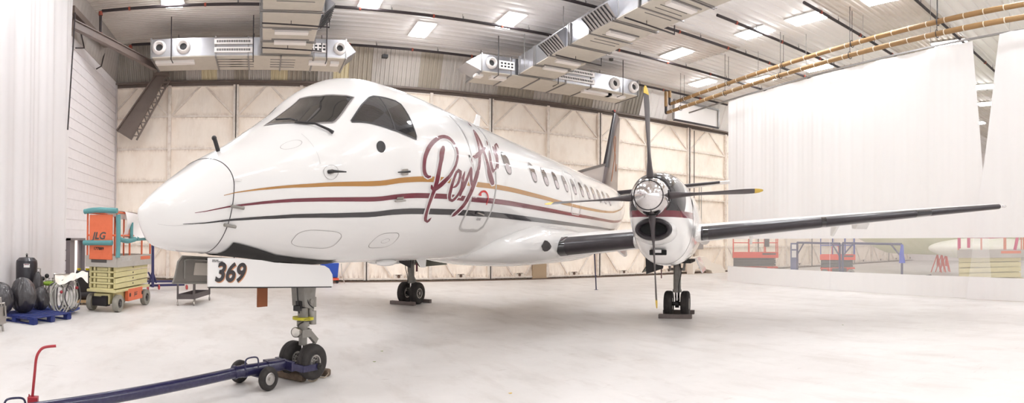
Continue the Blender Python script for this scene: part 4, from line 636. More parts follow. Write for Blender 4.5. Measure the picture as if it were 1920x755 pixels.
# belly fairing
def loft(secs, n=60, pw=2.3):
    X = [s[0] for s in secs]; fs_ = [pchip(X, [s[k] for s in secs]) for k in (1, 2, 3, 4)]   # yc, half width, top, bottom
    def P(x, th, off=0.):
        yc, w, t, b = [f(x) for f in fs_]; zc = (t + b) / 2; h = (t - b) / 2 + off; w = w + off; c = cos(th); s = sin(th)
        return Vector((x, yc + w * (abs(s) ** (2 / pw)) * (1 if s >= 0 else -1), zc + h * (abs(c) ** (2 / pw)) * (1 if c >= 0 else -1)))
    return P, X
bf, _ = loft([(5.7, 0, .5, 1.7, 1.33), (6.1, 0, .98, 1.78, 1.27), (6.8, 0, 1.18, 1.95, 1.19), (7.6, 0, 1.30, 2.05, 1.15), (9, 0, 1.33, 2.05, 1.14), (10.6, 0, 1.30, 1.98, 1.15), (11.8, 0, 1.1, 1.8, 1.2), (12.8, 0, .6, 1.6, 1.33)], pw=2.6)
mb = A(); mb.grid(lambda u, v: bf(5.7 + 7.1 * u, 2 * pi * v), 90, 72, True, True); belly = part('belly_fairing', mb, M_WHITE, air, smooth=True)
def drape(name, poly, obs, off, m, parent, sy=1, lab=None):
    """side decal: polygon in (X, Z) laid onto the surfaces met from port"""
    bm = bmesh.new(); vs = [bm.verts.new((x, z, 0)) for x, z in poly]; bm.faces.new(vs)
    for ax in (0, 1):
        c = [p[ax] for p in poly]; lo, hi = min(c), max(c); k = max(2, int((hi - lo) / .04))
        for i in range(1, k): co = [0, 0, 0]; co[ax] = lo + (hi - lo) * i / k; no = [0, 0, 0]; no[ax] = 1; bmesh.ops.bisect_plane(bm, geom=bm.verts[:] + bm.edges[:] + bm.faces[:], plane_co=co, plane_no=no)
    T = []
    for o in obs: T.append(BVHTree.FromPolygons([v.co[:] for v in o.data.vertices], [p.vertices[:] for p in o.data.polygons]))
    bm.verts.index_update(); out = []; 
    for v in bm.verts:
        p = AM @ Vector((v.co.x, 6 * sy, v.co.y)); best = None
        for t in T:
            h = t.ray_cast(p, Vector((0, sy, 0)))
            if h[0] and (best is None or h[3] < best[1]): best = (h[0], h[3])
        out.append((best[0] if best else AM @ Vector((v.co.x, sy * 1.1, v.co.y))) + Vector((0, -sy * off, 0)))
    mb = MB(); mb.add(out, [tuple(v.index for v in f.verts) for f in bm.faces]); bm.free(); part(name, mb, m, parent, lab, smooth=True, angle=60)
drape('air_inlet', [(7.02, 1.55), (7.08, 1.61), (7.14, 1.66), (7.24, 1.65), (7.33, 1.61), (7.41, 1.55), (7.38, 1.50), (7.29, 1.46), (7.18, 1.455), (7.09, 1.48)], [belly], .01, mat('dark_mesh', (58, 54, 54), .7, bump=.4, noise_scale=60), belly, lab='dark mesh air inlet')
# wings
LE = lambda Y: 7.75 + .164 * (Y - 1.25)
ZL = lambda Y: 1.52 + .1015 * (Y - 1.25)
CH = lambda Y: 2.95 - (Y - 1.25) * (1.75 / 9.4)
def foil(Y, s, off=0.):
    """s -1..1: under side trailing edge round the nose to the upper trailing edge"""
    c = CH(Y); t = (.16 - .04 * (Y - 1.25) / 9.4); x = abs(s) ** 1.6
    yt = 5 * t * (.2969 * sqrt(x) - .126 * x - .3516 * x * x + .2843 * x ** 3 - .1036 * x ** 4); camb = .02 * 4 * x * (1 - x)
    sg = 1 if s >= 0 else -1; z = camb + sg * yt
    if off:
        e = 1e-3; s2 = min(1, s + e); x2 = abs(s2) ** 1.6; y2 = .02 * 4 * x2 * (1 - x2) + (1 if s2 >= 0 else -1) * 5 * t * (.2969 * sqrt(x2) - .126 * x2 - .3516 * x2 * x2 + .2843 * x2 ** 3 - .1036 * x2 ** 4)
        dx, dz = x2 - x, y2 - z; l = sqrt(dx * dx + dz * dz) or 1; return Vector((LE(Y) + x * c - dz / l * off, Y, ZL(Y) + z * c + dx / l * off))
    return Vector((LE(Y) + x * c, Y, ZL(Y) + z * c))
TIPY = 10.62
for sg in (1, -1):
    m4 = AM @ Matrix.Diagonal((1, sg, 1, 1))
    def WB(): return MB(m4)
    mb = WB(); mb.grid(lambda u, v: foil(.4 + (TIPY - .4) * u, -1 + 2 * v), 40, 61, False); mb.grid(lambda u, v: foil(TIPY, -1 + 2 * v) * (1 - u) + (Vector((LE(TIPY) + .45 * CH(TIPY) + (abs(-1 + 2 * v) ** 1.6 - .45) * CH(TIPY) * .8, TIPY + .12, ZL(TIPY) + .012))) * u, 5, 61)
    wing = part('wing', mb, M_WINGW, air, 'port wing' if sg > 0 else 'starboard wing', smooth=True, angle=50)
    for y0, y1 in ((1.42, 2.72), (3.98, 10.6)):
        mb = WB(); mb.grid(lambda u, v: foil(y0 + (y1 - y0) * u, -.22 + .43 * v, .006), 24, 17); mb.grid(lambda u, v: foil(y0 + (y1 - y0) * u, -.22 + .43 * v, .0), 24, 17); part('deice_boot', mb, M_BOOT, wing, 'black rubber de-ice boot', smooth=True, angle=60)
    mb = WB(); mb.grid(lambda u, v: foil(1.28 + .14 * u, -.24 + .47 * v, .007), 3, 17); part('root_boot_cap', mb, M_BLACKG, wing, smooth=True)
    for y in (4.02, 6.35, 8.45): mb = WB(); mb.grid(lambda u, v: foil(y + (.1 if y < 8 else .35) * u, -.2 + .4 * v, .009), 3, 17); part('boot_joint', mb, M_BLACKG, wing, smooth=True)
    for y in (2.05, 5.0, 6.9, 7.45):
        mb = WB(); x0 = LE(y) + CH(y) * .55; x1 = LE(y) + CH(y) * 1.02; z = ZL(y)
        mb.prism([(x0, y - .03, z - .08), (x1, y - .03, z - .02), (x1 + .1, y - .03, z - .28), (x1 - .08, y - .03, z - .3)] if y != 7.45 else [(x0, y - .1, z - .08), (x1, y - .1, z), (x1 - .1, y - .1, z - .18), (x0 + .3, y - .1, z - .2)], (0, .06 if y != 7.45 else .26, 0)); part('flap_fairing', mb, M_WINGW, wing, bevel=.012)
    mb = WB(); mb.lathe([(.0, 0), (.035, .02), (.03, .1), (0, .14)], (LE(10.6) + .05, TIPY + .02, ZL(TIPY) + .01), (0, 1, 0), 12); part('tip_light', mb, M_CHROME, wing, smooth=True)
    mb = WB(); mb.lathe([(.0, -.05), (.04, -.04), (.045, 0)], (9.2, 2.0, 1.50), (0, 0, 1), 14); part('underwing_light', mb, M_DARK, wing, smooth=True)
    # ---- nacelle
    NY = 3.40
    nf, _ = loft([(5.98, NY - .03, .29, 2.63, 2.02), (6.08, NY - .03, .36, 2.68, 1.82), (6.3, NY - .02, .43, 2.73, 1.62), (6.7, NY, .49, 2.78, 1.38), (7.2, NY, .52, 2.80, 1.24), (8.0, NY, .53, 2.80, 1.2), (9.3, NY, .52, 2.74, 1.22), (10.4, NY, .48, 2.6, 1.32), (11.4, NY, .36, 2.42, 1.55), (12.4, NY, .1, 2.1, 1.9)], pw=2.25)
    mb = WB(); mb.grid(lambda u, v: nf(5.98 + 6.42 * u, 2 * pi * v), 150, 90, True, True)
    # livery: black upper cowl, maroon band, white below, split by object-space height
    if 'nacelle_livery' not in MATS:
        m = mat('nacelle_livery', (240, 238, 236), .2, coat=.7); nt = m.node_tree; N = nt.nodes; L = nt.links; b = N['Principled BSDF']
        tc = N.new('ShaderNodeTexCoord'); sp_ = N.new('ShaderNodeSeparateXYZ'); L.new(tc.outputs['Object'], sp_.inputs[0])
        def mth(op, a, b_=None):
            n = N.new('ShaderNodeMath'); n.operation = op
            for i, q in enumerate((a, b_)):
                if q is None: continue
                if isinstance(q, (int, float)): n.inputs[i].default_value = q
                else: L.new(q, n.inputs[i])
            return n.outputs[0]
        dx = mth('SUBTRACT', sp_.outputs[0], 6.35); zz = mth('SUBTRACT', sp_.outputs[2], mth('MULTIPLY', mth('MAXIMUM', dx, 0), 1.7))     # line swoops up going aft
        blk = mth('GREATER_THAN', zz, 2.10); mar = mth('MULTIPLY', mth('GREATER_THAN', sp_.outputs[2], 2.03), mth('LESS_THAN', sp_.outputs[0], 7.05))
        mx1 = N.new('ShaderNodeMix'); mx1.data_type = 'RGBA'; mx1.inputs[6].default_value = rgb(240, 238, 236); mx1.inputs[7].default_value = rgb(110, 28, 44)
        marb = mth('MULTIPLY', mar, mth('LESS_THAN', sp_.outputs[2], 2.13)); L.new(marb, mx1.inputs[0])
        mx2 = N.new('ShaderNodeMix'); mx2.data_type = 'RGBA'; L.new(mx1.outputs[2], mx2.inputs[6]); mx2.inputs[7].default_value = rgb(30, 26, 30); L.new(mth('MULTIPLY', blk, mth('GREATER_THAN', sp_.outputs[2], 2.13)), mx2.inputs[0]); L.new(mx2.outputs[2], b.inputs['Base Color'])
    nac = part('engine_nacelle', mb, MATS['nacelle_livery'], air, 'port engine nacelle' if sg > 0 else 'starboard engine nacelle', smooth=True)
    # chin intake: rubber lip round a dark duct
    ic = Vector((6.0, NY - .02, 1.83)); mb = WB()
    def lip(u, v):
        a = 2 * pi * u; b_ = 2 * pi * v; ry, rz = .245, .135; k = .042; n_ = Vector((0, cos(a), sin(a)))
        return ic + Vector((0, ry * cos(a), rz * sin(a))) + n_ * k * cos(b_) + Vector((k * 1.5 * sin(b_), 0, 0))
    mb.grid(lip, 49, 14, True); part('intake_lip', mb, M_BOOT, nac, 'black rubber intake lip', smooth=True)
    mb = WB(); mb.grid(lambda u, v: ic + Vector((.02 + .5 * u, (.29 + .05 * min(1, u * 3)) * cos(2 * pi * v), (.18 + .05 * min(1, u * 3)) * sin(2 * pi * v) - .03 * u)), 8, 40, True); part('intake_cowl', mb, M_WHITE, nac, smooth=True)
    mb = WB(); mb.grid(lambda u, v: ic + Vector((.0 + .04 * u, (.25 - .25 * u) * cos(2 * pi * v), (.14 - .14 * u) * sin(2 * pi * v))), 6, 40, True); part('intake_throat', mb, mat('intake_black', (12, 11, 12), .8), nac, smooth=True)
    for dz, w_, h_ in ((1.475, .26, .07),):
        mb = WB(); a = nf(6.44, pi * .95); mb.box((6.42, NY, 1.47), (.1, .27, .085)); o_ = part('oil_cooler_slot', mb, mat('intake_black', (12, 11, 12), .8), nac, bevel=.01)
        mb = WB(); mb.box((6.37, NY + .0, 1.49), (.04, .12, .05)); part('slot_tongue', mb, M_WHITE, nac)
    if sg > 0: drape('nacelle_vent', [(7.02, 2.30), (7.26, 2.41), (7.20, 2.30), (7.26, 2.20)], [nac], .006, M_SLOT, nac)
    mb = WB(); mb.tube([nf(7.05, a * 2 * pi / 60, .001) for a in range(60)], .004, 4, closed=True); part('cowl_joint', mb, M_LINE, nac)
    # exhaust
    mb = WB(); mb.cyl((10.2, NY + .44, 1.8), (11.2, NY + .50, 1.72), .13, 18); part('exhaust_pipe', mb, M_STEEL, nac, smooth=True)
    # ---- propeller
    HY, HZ_ = 3.37, 2.315; HXP = 5.82
    spn = WB(); prof = [(0, -.44), (.03, -.435), (.10, -.40), (.17, -.34), (.225, -.26), (.262, -.16), (.283, -.05), (.288, .06), (.286, .15)]
    spn.lathe(prof, (HXP, HY, HZ_), (1, 0, 0), 56); spinner = part('spinner', spn, M_CHROME, air, 'polished spinner', smooth=True)
    mb = WB(); mb.tube([(HXP - .275, HY + .218 * cos(a * pi / 24), HZ_ + .218 * sin(a * pi / 24)) for a in range(48)], .006, 6, closed=True); part('spinner_joint', mb, M_LINED, spinner, smooth=True)
    for q in range(4):
        ang = q * pi / 2 - .056; rad_ = Vector((0, sin(ang) * 1., cos(ang))); tan_ = Vector((0, cos(ang), -sin(ang))); axx = Vector((1, 0, 0)); C0 = Vector((HXP, HY, HZ_))
        st = [(.20, .12, .12, 80), (.34, .12, .105, 88), (.50, .14, .07, 88), (.75, .19, .034, 86), (1.05, .23, .024, 82), (1.35, .23, .017, 77), (1.54, .19, .012, 74), (1.62, .14, .010, 73), (1.675, .05, .006, 72)]
        fr = [pchip([s[0] for s in st], [s[k] for s in st]) for k in (1, 2, 3)]
        def bl(r, v, o=0.):
            c, t, pt = fr[0](r), fr[1](r), radians(fr[2](r)); a = 2 * pi * v; ch = cos(a) * (c / 2 + o) + (c * .08 if r > .5 else 0); th = sin(a) * (t / 2 + o) 
            cd_ = tan_ * cos(pt) + axx * sin(pt); td = axx * cos(pt) - tan_ * sin(pt); return C0 + rad_ * r + cd_ * ch + td * th
        mb = WB(); mb.grid(lambda u, v: bl(.2 + 1.475 * u, v), 44, 20, True, True); b_ = part('propeller_blade', mb, mat('propeller_dark', (62, 54, 56), .4, noise_amt=.3, col2=(90, 80, 78)), spinner, smooth=True, angle=60)
        mb = WB(); mb.grid(lambda u, v: bl(1.55 + .122 * u, v, .003), 6, 20, True, True); part('blade_tip', mb, mat('tip_yellow', (220, 186, 70), .45), b_, 'yellow tip', smooth=True, angle=60)
        mb = WB(); mb.grid(lambda u, v: C0 + rad_ * (.265 + .02 * u) + (axx * cos(2 * pi * v) + tan_ * sin(2 * pi * v)) * (.075 + .02 * u) , 3, 20, True); part('blade_cuff_ring', mb, M_DARK, spinner, smooth=True)
    # ---- main gear
    GX = 10.03; GY = 3.355; gp = WB()
    gp.cyl((GX, GY, .56), (GX - .02, GY, 1.5), .085, 18); gp.cyl((GX, GY, .54), (GX, GY, .60), .1, 18); gp.box((GX, GY, 1.34), (.22, .34, .22)); gp.cyl((GX - .02, GY - .17, 1.05), (GX - .02, GY + .17, 1.05), .03); gp.beam((GX - .06, GY + .15, 1.02), (GX - .1, GY + .2, 1.4), .05); gp.beam((GX - .06, GY - .15, 1.02), (GX - .1, GY - .2, 1.4), .05); gp.box((GX - .1, GY, .98), (.04, .08, .3))
    gear = part('main_landing_gear', gp, M_GEAR, air, 'grey main gear leg', smooth=True)
    mb = WB(); mb.cyl((GX, GY, .26), (GX, GY, .75), .05, 16); part('oleo_piston', mb, M_CHROME, gear, smooth=True)
    mb = WB(); mb.cyl((GX, GY - .25, .285), (GX, GY + .25, .285), .045); mb.cyl((GX, GY - .04, .285), (GX, GY + .04, .285), .09); part('axle', mb, M_DARK, gear, smooth=True)
    mb = WB(); mb.beam((GX + .08, GY, .7), (GX + .22, GY, .52), .07, .05); mb.beam((GX + .22, GY, .52), (GX + .06, GY, .33), .07, .05); part('torque_link', mb, M_GEAR, gear)
    mb = WB(); mb.tube(smoothpath([(GX - .1, GY + .02, 1.3), (GX - .13, GY + .1, 1.0), (GX - .1, GY + .05, .7), (GX - .07, GY + .06, .35)]), .01, 6); part('brake_hose', mb, M_DARK, gear)
    mb = WB(); mb.beam((GX - .25, GY - .32, 1.35), (GX - .25, GY - .32, .86), .02, .07); part('door_link', mb, M_MAROON, gear)
    def wheel(cx, cy, R_, w_, par, rimr, lab=None):
        t = WB(); t.lathe([(rimr, -w_ * .36), (rimr * 1.25, -w_ * .47), (R_ * .82, -w_ * .5), (R_ * .95, -w_ * .4), (R_, -w_ * .22), (R_, -w_ * .12), (R_ * .985, -w_ * .1), (R_, -w_ * .08), (R_, w_ * .08), (R_ * .985, w_ * .1), (R_, w_ * .12), (R_, w_ * .22), (R_ * .95, w_ * .4), (R_ * .82, w_ * .5), (rimr * 1.25, w_ * .47), (rimr, w_ * .36)], (cx, cy, R_ + .002), (0, 1, 0), 44)
        o = part('tyre', t, M_RUBBER, par, smooth=True, angle=60)
        t = WB()
        for s_ in (-1, 1): t.lathe([(rimr, w_ * .36 * s_), (rimr * .96, w_ * .42 * s_), (rimr * .82, w_ * .4 * s_), (rimr * .78, w_ * .2 * s_), (rimr * .3, w_ * .22 * s_), (rimr * .28, w_ * .42 * s_), (.0, w_ * .44 * s_)], (cx, cy, R_ + .002), (0, 1, 0), 32)
        part('wheel_rim', t, M_HUBM, par, smooth=True, angle=30)
        for i in range(8):
            a = i * pi / 4
            for s_ in (-1, 1): t = WB(); t.cyl((cx + rimr * .54 * cos(a), cy + w_ * .18 * s_, R_ + rimr * .54 * sin(a)), (cx + rimr * .54 * cos(a), cy + w_ * .235 * s_, R_ + rimr * .54 * sin(a)), rimr * .15, 8); part('rim_hole', t, M_SLOT, par)
    for dy in (-.185, .185): wheel(GX, GY + dy, .285, .19, gear, .135)
    for dy, tilt in ((-.47, -.22), (.44, .14)):
        y = GY + dy; mb = WB(); mb.prism([(GX - .75, y, 1.32), (GX + .75, y, 1.32), (GX + .7, y + tilt, 1.02), (GX - .7, y + tilt, 1.0)], (0, .03, 0)); d_ = part('gear_door', mb, M_WHITE if dy > 0 else mat('green_grey_primer', (92, 92, 80), .6), air, bevel=.006)
        if dy < 0: mb = WB(); mb.prism([(GX - .95, y - .1, 1.35), (GX - .9, y + .3, 1.34), (GX - .9, y + .26, 1.10), (GX - .95, y - .08, .98)], (.03, 0, 0)); part('gear_door_rib', mb, M_DARK, d_)
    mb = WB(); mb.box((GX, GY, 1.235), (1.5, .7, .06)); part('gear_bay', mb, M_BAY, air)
    # ---- tailplane
    TP = lambda Y, s, o=0.: Vector((16.95 + .26 * Y + (abs(s) ** 1.6) * (1.75 - .2 * Y), Y, 3.33 + .125 * Y + (1 if s >= 0 else -1) * (1.75 - .2 * Y) * .6 * (.2969 * sqrt(abs(s) ** 1.6) - .126 * abs(s) ** 1.6 - .3516 * abs(s) ** 3.2 + .2843 * abs(s) ** 4.8 - .1036 * abs(s) ** 6.4) + o * (1 if s >= 0 else -1))) - Vector((o, 0, 0))
    mb = WB(); mb.grid(lambda u, v: TP(.1 + 4.35 * u, -1 + 2 * v), 14, 41); mb.add([TP(4.45, -1 + v / 20) for v in range(41)], [tuple(range(41))]); tp_ = part('tailplane', mb, M_WINGW, air, smooth=True, angle=50)
    mb = WB(); mb.grid(lambda u, v: TP(.5 + 3.6 * u, -.25 + .5 * v, .006), 12, 13); part('deice_boot', mb, M_BOOT, tp_, smooth=True, angle=60)
# ---- fin
def fn(z, s, off=0.):
    u = (z - 3.3) / 3.35; xl = 16.6 + 2.45 * u; c = 3.1 - 1.9 * u; x = abs(s) ** 1.5
    y = (1 if s >= 0 else -1) * c * .5 * (.2969 * sqrt(x) - .126 * x - .3516 * x * x + .2843 * x ** 3 - .1036 * x ** 4); return Vector((xl + x * c - off, y + (off if s > 0 else -off), z))
M_FIN = mat('dark_fin_paint', (84, 70, 72), .28, coat=.4, noise_amt=.3, col2=(60, 50, 54), noise_scale=1)
mb = A(); mb.grid(lambda u, v: fn(3.3 + 3.35 * u, -1 + 2 * v), 24, 41); mb.add([fn(6.65, -1 + v / 20) + Vector((0, 0, 0)) for v in range(41)], [tuple(range(41))]); fin = part('tail_fin', mb, M_FIN, air, 'dark purple grey tail fin', smooth=True, angle=50)
mb = A(); mb.grid(lambda u, v: fn(4.35 + 2.25 * u, -.28 + .56 * v, .008), 16, 13); part('deice_boot', mb, M_BOOT, fin, smooth=True, angle=60)
mb = A(); mb.box((19.25, 0, 6.68), (.8, .07, .06)); part('fin_cap', mb, M_DARK, fin, bevel=.01)
mb = A(); mb.cyl((19.15, 0, 6.70), (19.15, 0, 6.78), .04); part('beacon', mb, mat('red_beacon', (220, 60, 50), .3), fin)
mb = A(); y = .03
mb.prism([(13.4, -y, 3.55), (17.6, -y, 3.4), (17.45, -y, 4.42), (13.6, -y, 3.66)], (0, 2 * y, 0)); df = part('dorsal_fin', mb, mat('dorsal_grey', (150, 140, 138), .3, coat=.4), air)
mb = A(); mb.beam((13.5, 0, 3.66), (17.45, 0, 4.44), .09, .07); part('dorsal_edge', mb, M_BOOT, df)
def fcurve(pts, r, m, nm):
    mb = A(); mb.tube([Vector((x, fn(z, max(.02, min(.99, ((x - (16.6 + 2.45 * (z - 3.3) / 3.35)) / (3.1 - 1.9 * (z - 3.3) / 3.35)) ** (1 / 1.5)))).y + .004, z)) for x, z in pts], r, 6); part(nm, mb, m, fin)
fcurve(smoothpath([(18.0, 3.9), (18.5, 4.6), (18.9, 5.3), (19.0, 5.6), (18.85, 5.72), (18.65, 5.55), (18.7, 5.15), (18.95, 5.0)]), .013, mat('orange_script', (176, 112, 66), .4), 'fin_emblem')
fcurve(smoothpath([(18.95, 5.0), (18.9, 4.6), (19.1, 4.4), (19.3, 4.7)]), .011, MATS['orange_script'], 'fin_emblem_tail')
mb = A(); mb.prism([(18.75, -.03, 3.4), (19.65, -.03, 3.4), (19.75, -.03, 6.1), (19.5, -.03, 6.1)], (0, .06, 0)); part('rudder', mb, M_FIN, air)
# ---- nose gear bay as a painted dark patch, doors and leg
bay = [(.88, pi - .62), (1.5, pi - .36), (2.5, pi - .30), (2.5, pi + .30), (1.5, pi + .36), (.88, pi + .62)]
decal('nose_bay_shade_patch', bay, .012, M_BAY, air, step=.08)  # dark patch on the belly skin, paints the shade of the open bay
mb = A()
for x in (1.0, 1.2, 1.4, 1.6, 1.8): mb.box((x, 0, 1.395 - (x - 1) * .05), (.02, .5, .02))
part('bay_rivet_strip', mb, M_DARK, air)
mb = A(); DY = .33
top_ = [(.56, 1.432), (.9, 1.425), (1.25, 1.40), (1.42, 1.375), (1.75, 1.355), (2.1, 1.335), (2.22, 1.325), (2.30, 1.29), (2.36, 1.22)]
mb.prism([(x, DY, z) for x, z in top_] + [(2.375, DY, 1.08), (.56, DY, 1.158)], (0, .022, 0)); nd = part('nose_gear_door', mb, M_WHITE, air, 'white port nose gear door with number 369', bevel=.004)
mb = A(); mb.beam((.57, DY + .01, 1.154), (2.34, DY + .01, 1.078), .03, .012); part('door_seal_strip', mb, M_DARK, nd)
for off, m, nm in ((.0, mat('brown_shadow', (176, 122, 84), .4), 'number_shadow'), (.002, M_BLACKS, 'number')):
    mb = text_mb('369', .25, frame_T((.625 + (.012 if off == 0 else 0), DY + .024 + off, 1.212 - (.009 if off == 0 else 0)), (1, 0, -.035), (0, 0, 1)), bold=.007, shear=.22, M=AM); part(nm, mb, m, nd)
part('door_placard', text_mb('NOSE GEAR\nDO NOT PUSH HERE', .014, frame_T((.60, DY + .025, 1.405), (1, 0, -.03), (0, 0, 1)), M=AM), M_LINED, nd)
M_DOORIN = mat('door_inside_grey', (132, 126, 120), .5, noise_amt=.3)
mb = A(); y = -.42
sd = [(.70, 1.20), (.67, 1.14), (2.4, 1.08), (2.36, 1.22), (2.2, 1.34), (1.4, 1.39), (.79, 1.418), (.74, 1.36)]
mb.prism([(x, y, z) for x, z in sd], (0, .02, 0)); sdoor = part('nose_gear_door', mb, M_DOORIN, air, 'grey inside of the starboard nose gear door', bevel=.004)
mb = A(); mb.tube([(x, y + .02, z) for x, z in sd], .012, 6, closed=True); part('door_edge_frame', mb, M_GEAR, sdoor)
mb = A(); mb.prism([(.94, y + .02, 1.215), (1.16, y + .02, 1.205), (1.17, y + .02, 1.345), (.96, y + .02, 1.35)], (0, .008, 0)); part('door_inner_plate', mb, mat('inner_plate', (196, 188, 178), .5), sdoor, bevel=.006)
mb = A(); mb.tube(smoothpath([(.82, y + .03, 1.18), (.82, y + .03, 1.34), (.86, y + .03, 1.385), (1.3, y + .03, 1.365), (2.2, y + .03, 1.3)]), .012, 6); part('door_stiffener', mb, M_GEAR, sdoor)
mb = A(); NX = 2.25
mb.cyl((NX, 0, .62), (NX - .02, 0, 1.32), .062, 18); mb.cyl((NX, 0, .60), (NX, 0, .66), .075, 18); mb.prism([(NX - .13, -.1, 1.32), (NX + .14, -.1, 1.32), (NX + .08, -.1, .80), (NX - .08, -.1, .84)], (0, .2, 0)); mb.cyl((NX, 0, .47), (NX, 0, .6), .055, 18); mb.box((NX, 0, .52), (.16, .13, .09)); mb.cyl((NX, 0, .38), (NX, 0, .47), .05, 18)
ng = part('nose_landing_gear', mb, M_GEAR, air, 'grey nose gear leg', smooth=True)
mb = A(); mb.cyl((NX, 0, .2), (NX, 0, .4), .026, 14); part('oleo_piston', mb, M_CHROME, ng, smooth=True)
mb = A(); mb.cyl((NX, 0, .68), (NX, 0, .71), .125, 24); part('steering_limit_band', mb, mat('yellow_band', (200, 190, 50), .5), ng, 'yellow steering limit band')
part('band_text', text_mb('LIMITS', .028, frame_T((NX - .09, .095, .686), (.85, .4, 0), (0, 0, 1)), M=AM), M_LINED, ng)
mb = A(); c0 = Vector((NX - .17, .04, .55)); mb.lathe([(.02, .09), (.045, .07), (.055, .03), (.06, 0), (.056, -.01)], c0, (1, -.25, 0), 22); part('taxi_lamp', mb, M_STEEL, ng, smooth=True)
mb = A(); mb.lathe([(.0, -.008), (.03, -.004), (.052, 0)], c0 + Vector((-.004, .002, 0)), (1, -.25, 0), 22); part('taxi_lamp_glass', mb, mat('lamp_glass', (226, 222, 214), .08, .4), ng, smooth=True)
mb = A(); mb.beam((NX + .06, 0, .55), (NX + .23, 0, .40), .05, .07); mb.beam((NX + .23, 0, .40), (NX + .05, 0, .25), .03, .03); part('torque_link', mb, M_GEAR, ng)
mb = A(); mb.cyl((NX + .08, .05, .66), (NX + .08, .05, .98), .035, 12); mb.cyl((NX + .1, .06, .62), (NX + .1, .06, .78), .045, 12); mb.box((NX + .12, .03, .88), (.07, .08, .12)); mb.cyl((NX + .02, -.12, .9), (NX + .02, .12, .9), .03, 10); part('steering_actuator', mb, mat('actuator_grey', (150, 146, 140), .35, .5), ng, smooth=True, bevel=.003)
mb = A()
for P in ([(NX - .14, .02, 1.2), (NX - .12, .02, .95), (NX - .1, .03, .76)], [(NX - .1, .06, 1.25), (NX - .05, .08, 1.0), (NX - .02, .1, .88), (NX + .06, .1, .82)], [(NX + .1, .0, 1.25), (NX + .15, .02, 1.0), (NX + .12, .04, .75)], [(NX - .05, .05, .66), (NX - .12, .04, .63), (NX - .13, .04, .58)]): mb.tube(smoothpath(P), .008, 6)
mb.box((NX - .12, .02, .82), (.07, .07, .06)); mb.box((NX - .06, .02, .86), (.1, .08, .08)); part('hydraulic_hoses', mb, M_DARK, ng)
mb = A(); mb.cyl((NX, -.22, .205), (NX, .22, .205), .022); part('axle', mb, M_DARK, ng)
m4 = AM
def WB(): return MB(AM)
for dy in (-.145, .145): wheel(NX, dy, .205, .15, ng, .088)
mb = A(); mb.box((1.49, .10, 1.04), (.14, .02, .3)); st = part('hanging_flap', mb, mat('brown_leather', (132, 74, 40), .7), air, 'brown flap hanging below the nose gear door')
mb = A(); mb.box((1.49, .10, 1.25), (.1, .015, .16)); part('flap_tab', mb, M_BAY, st)
# bumps and stubs under the belly seen between nose and engine
for x, y, z, r in ((3.6, .25, 1.33, (.22, .09, .05)), (4.0, -.2, 1.33, (.2, .08, .05)), (12.9, .2, 1.36, (.3, .1, .07))): mb = A(); mb.ball((x, y, z), r, 10); part('belly_blister', mb, M_WHITE, fus, smooth=True)

# ================================================================== FOREGROUND: chocks, tow bar
def log_chock(name, lab, p, q, r, m=M_WOOD, group=None, flat=False):
    mb = MB(); p = Vector(p); q = Vector(q); d = (q - p).normalized(); sd = Vector((-d.y, d.x, 0)); n = 14
    def f(u, v):
        a = 2 * pi * v; b_ = 1 if 0 < u < 1 else .9; rr = r * (1 + .06 * noise.noise(Vector((u * 5, cos(a) * 2, sin(a) * 2)))) * b_
        c, s_ = cos(a), sin(a); k = 3.2; c = abs(c) ** (2 / k) * (1 if c > 0 else -1); s_ = abs(s_) ** (2 / k) * (1 if s_ > 0 else -1)
        return p.lerp(q, min(1, max(0, u))) + sd * c * rr + Vector((0, 0, r * .98 + s_ * rr * .97))
    mb.grid(f, 20, n * 2, True, True); return solo(name, lab, 'wheel chock', mb, m, group, smooth=True, angle=50)
a = at_z(512, 708); b_ = at_z(566, 716)
log_chock('wooden_chock', 'weathered round timber chock lying in front of the nose wheels', at_z(505, 702), at_z(570, 716), .05, group='wooden chocks')
log_chock('wooden_chock', 'short end of a timber chock poking out behind the right nose wheel', at_z(585, 700), at_z(617, 705), .045, group='wooden chocks')
rp = MB(); rp.tube(smoothpath([at_z(x, y, z) for x, y, z in ((578, 712, .04), (584, 714, .012), (592, 712, .012), (598, 707, .012), (608, 707, .012), (614, 702, .03), (616, 698, .05))], 6), .008, 8); solo('chock_rope', 'short grey rope joining the two timber chocks at the nose wheels', 'rope', rp, mat('rope_fibre', (160, 146, 128), .9, bump=.6, noise_scale=60), smooth=True)
M_GCH = mat('grey_timber', (112, 102, 98), .8, noise_amt=.5, noise_scale=8)
def gear_pt(X, Y, Z=0.): 
    c, s = cos(PSI), sin(PSI); return Vector((PX + X * c + Y * s, PY + X * s - Y * c, Z))
for yy, who in ((3.355, 'gear below the propeller'), (-3.355, 'far main gear')):
    for dx, side in ((-.40, 'front'), (.40, 'back')):
        mb = MB(); p = gear_pt(10.03 + dx, yy - .36); q = gear_pt(10.03 + dx, yy + .36); d = (q - p).normalized(); sd = Vector((-d.y, d.x, 0))
        mb.prism([p + sd * .055, p + sd * .055 + Vector((0, 0, .09)), p - sd * .055 + Vector((0, 0, .09)), p - sd * .055], q - p); solo('grey_block_chock', 'grey timber block %s the tyres of the %s' % ('before' if dx < 0 else 'behind', who), 'wheel chock', mb, M_GCH, 'grey block chocks', bevel=.008)
# tow bar
tb = thing('tow_bar', 'navy blue aircraft tow bar on two small wheels hitched to the nose gear', 'tow bar', tuple(at_z(475, 725)))
TZ = .20
ctr = gear_pt(2.25, 0); sd = Vector((sin(PSI), -cos(PSI), 0))        # port direction
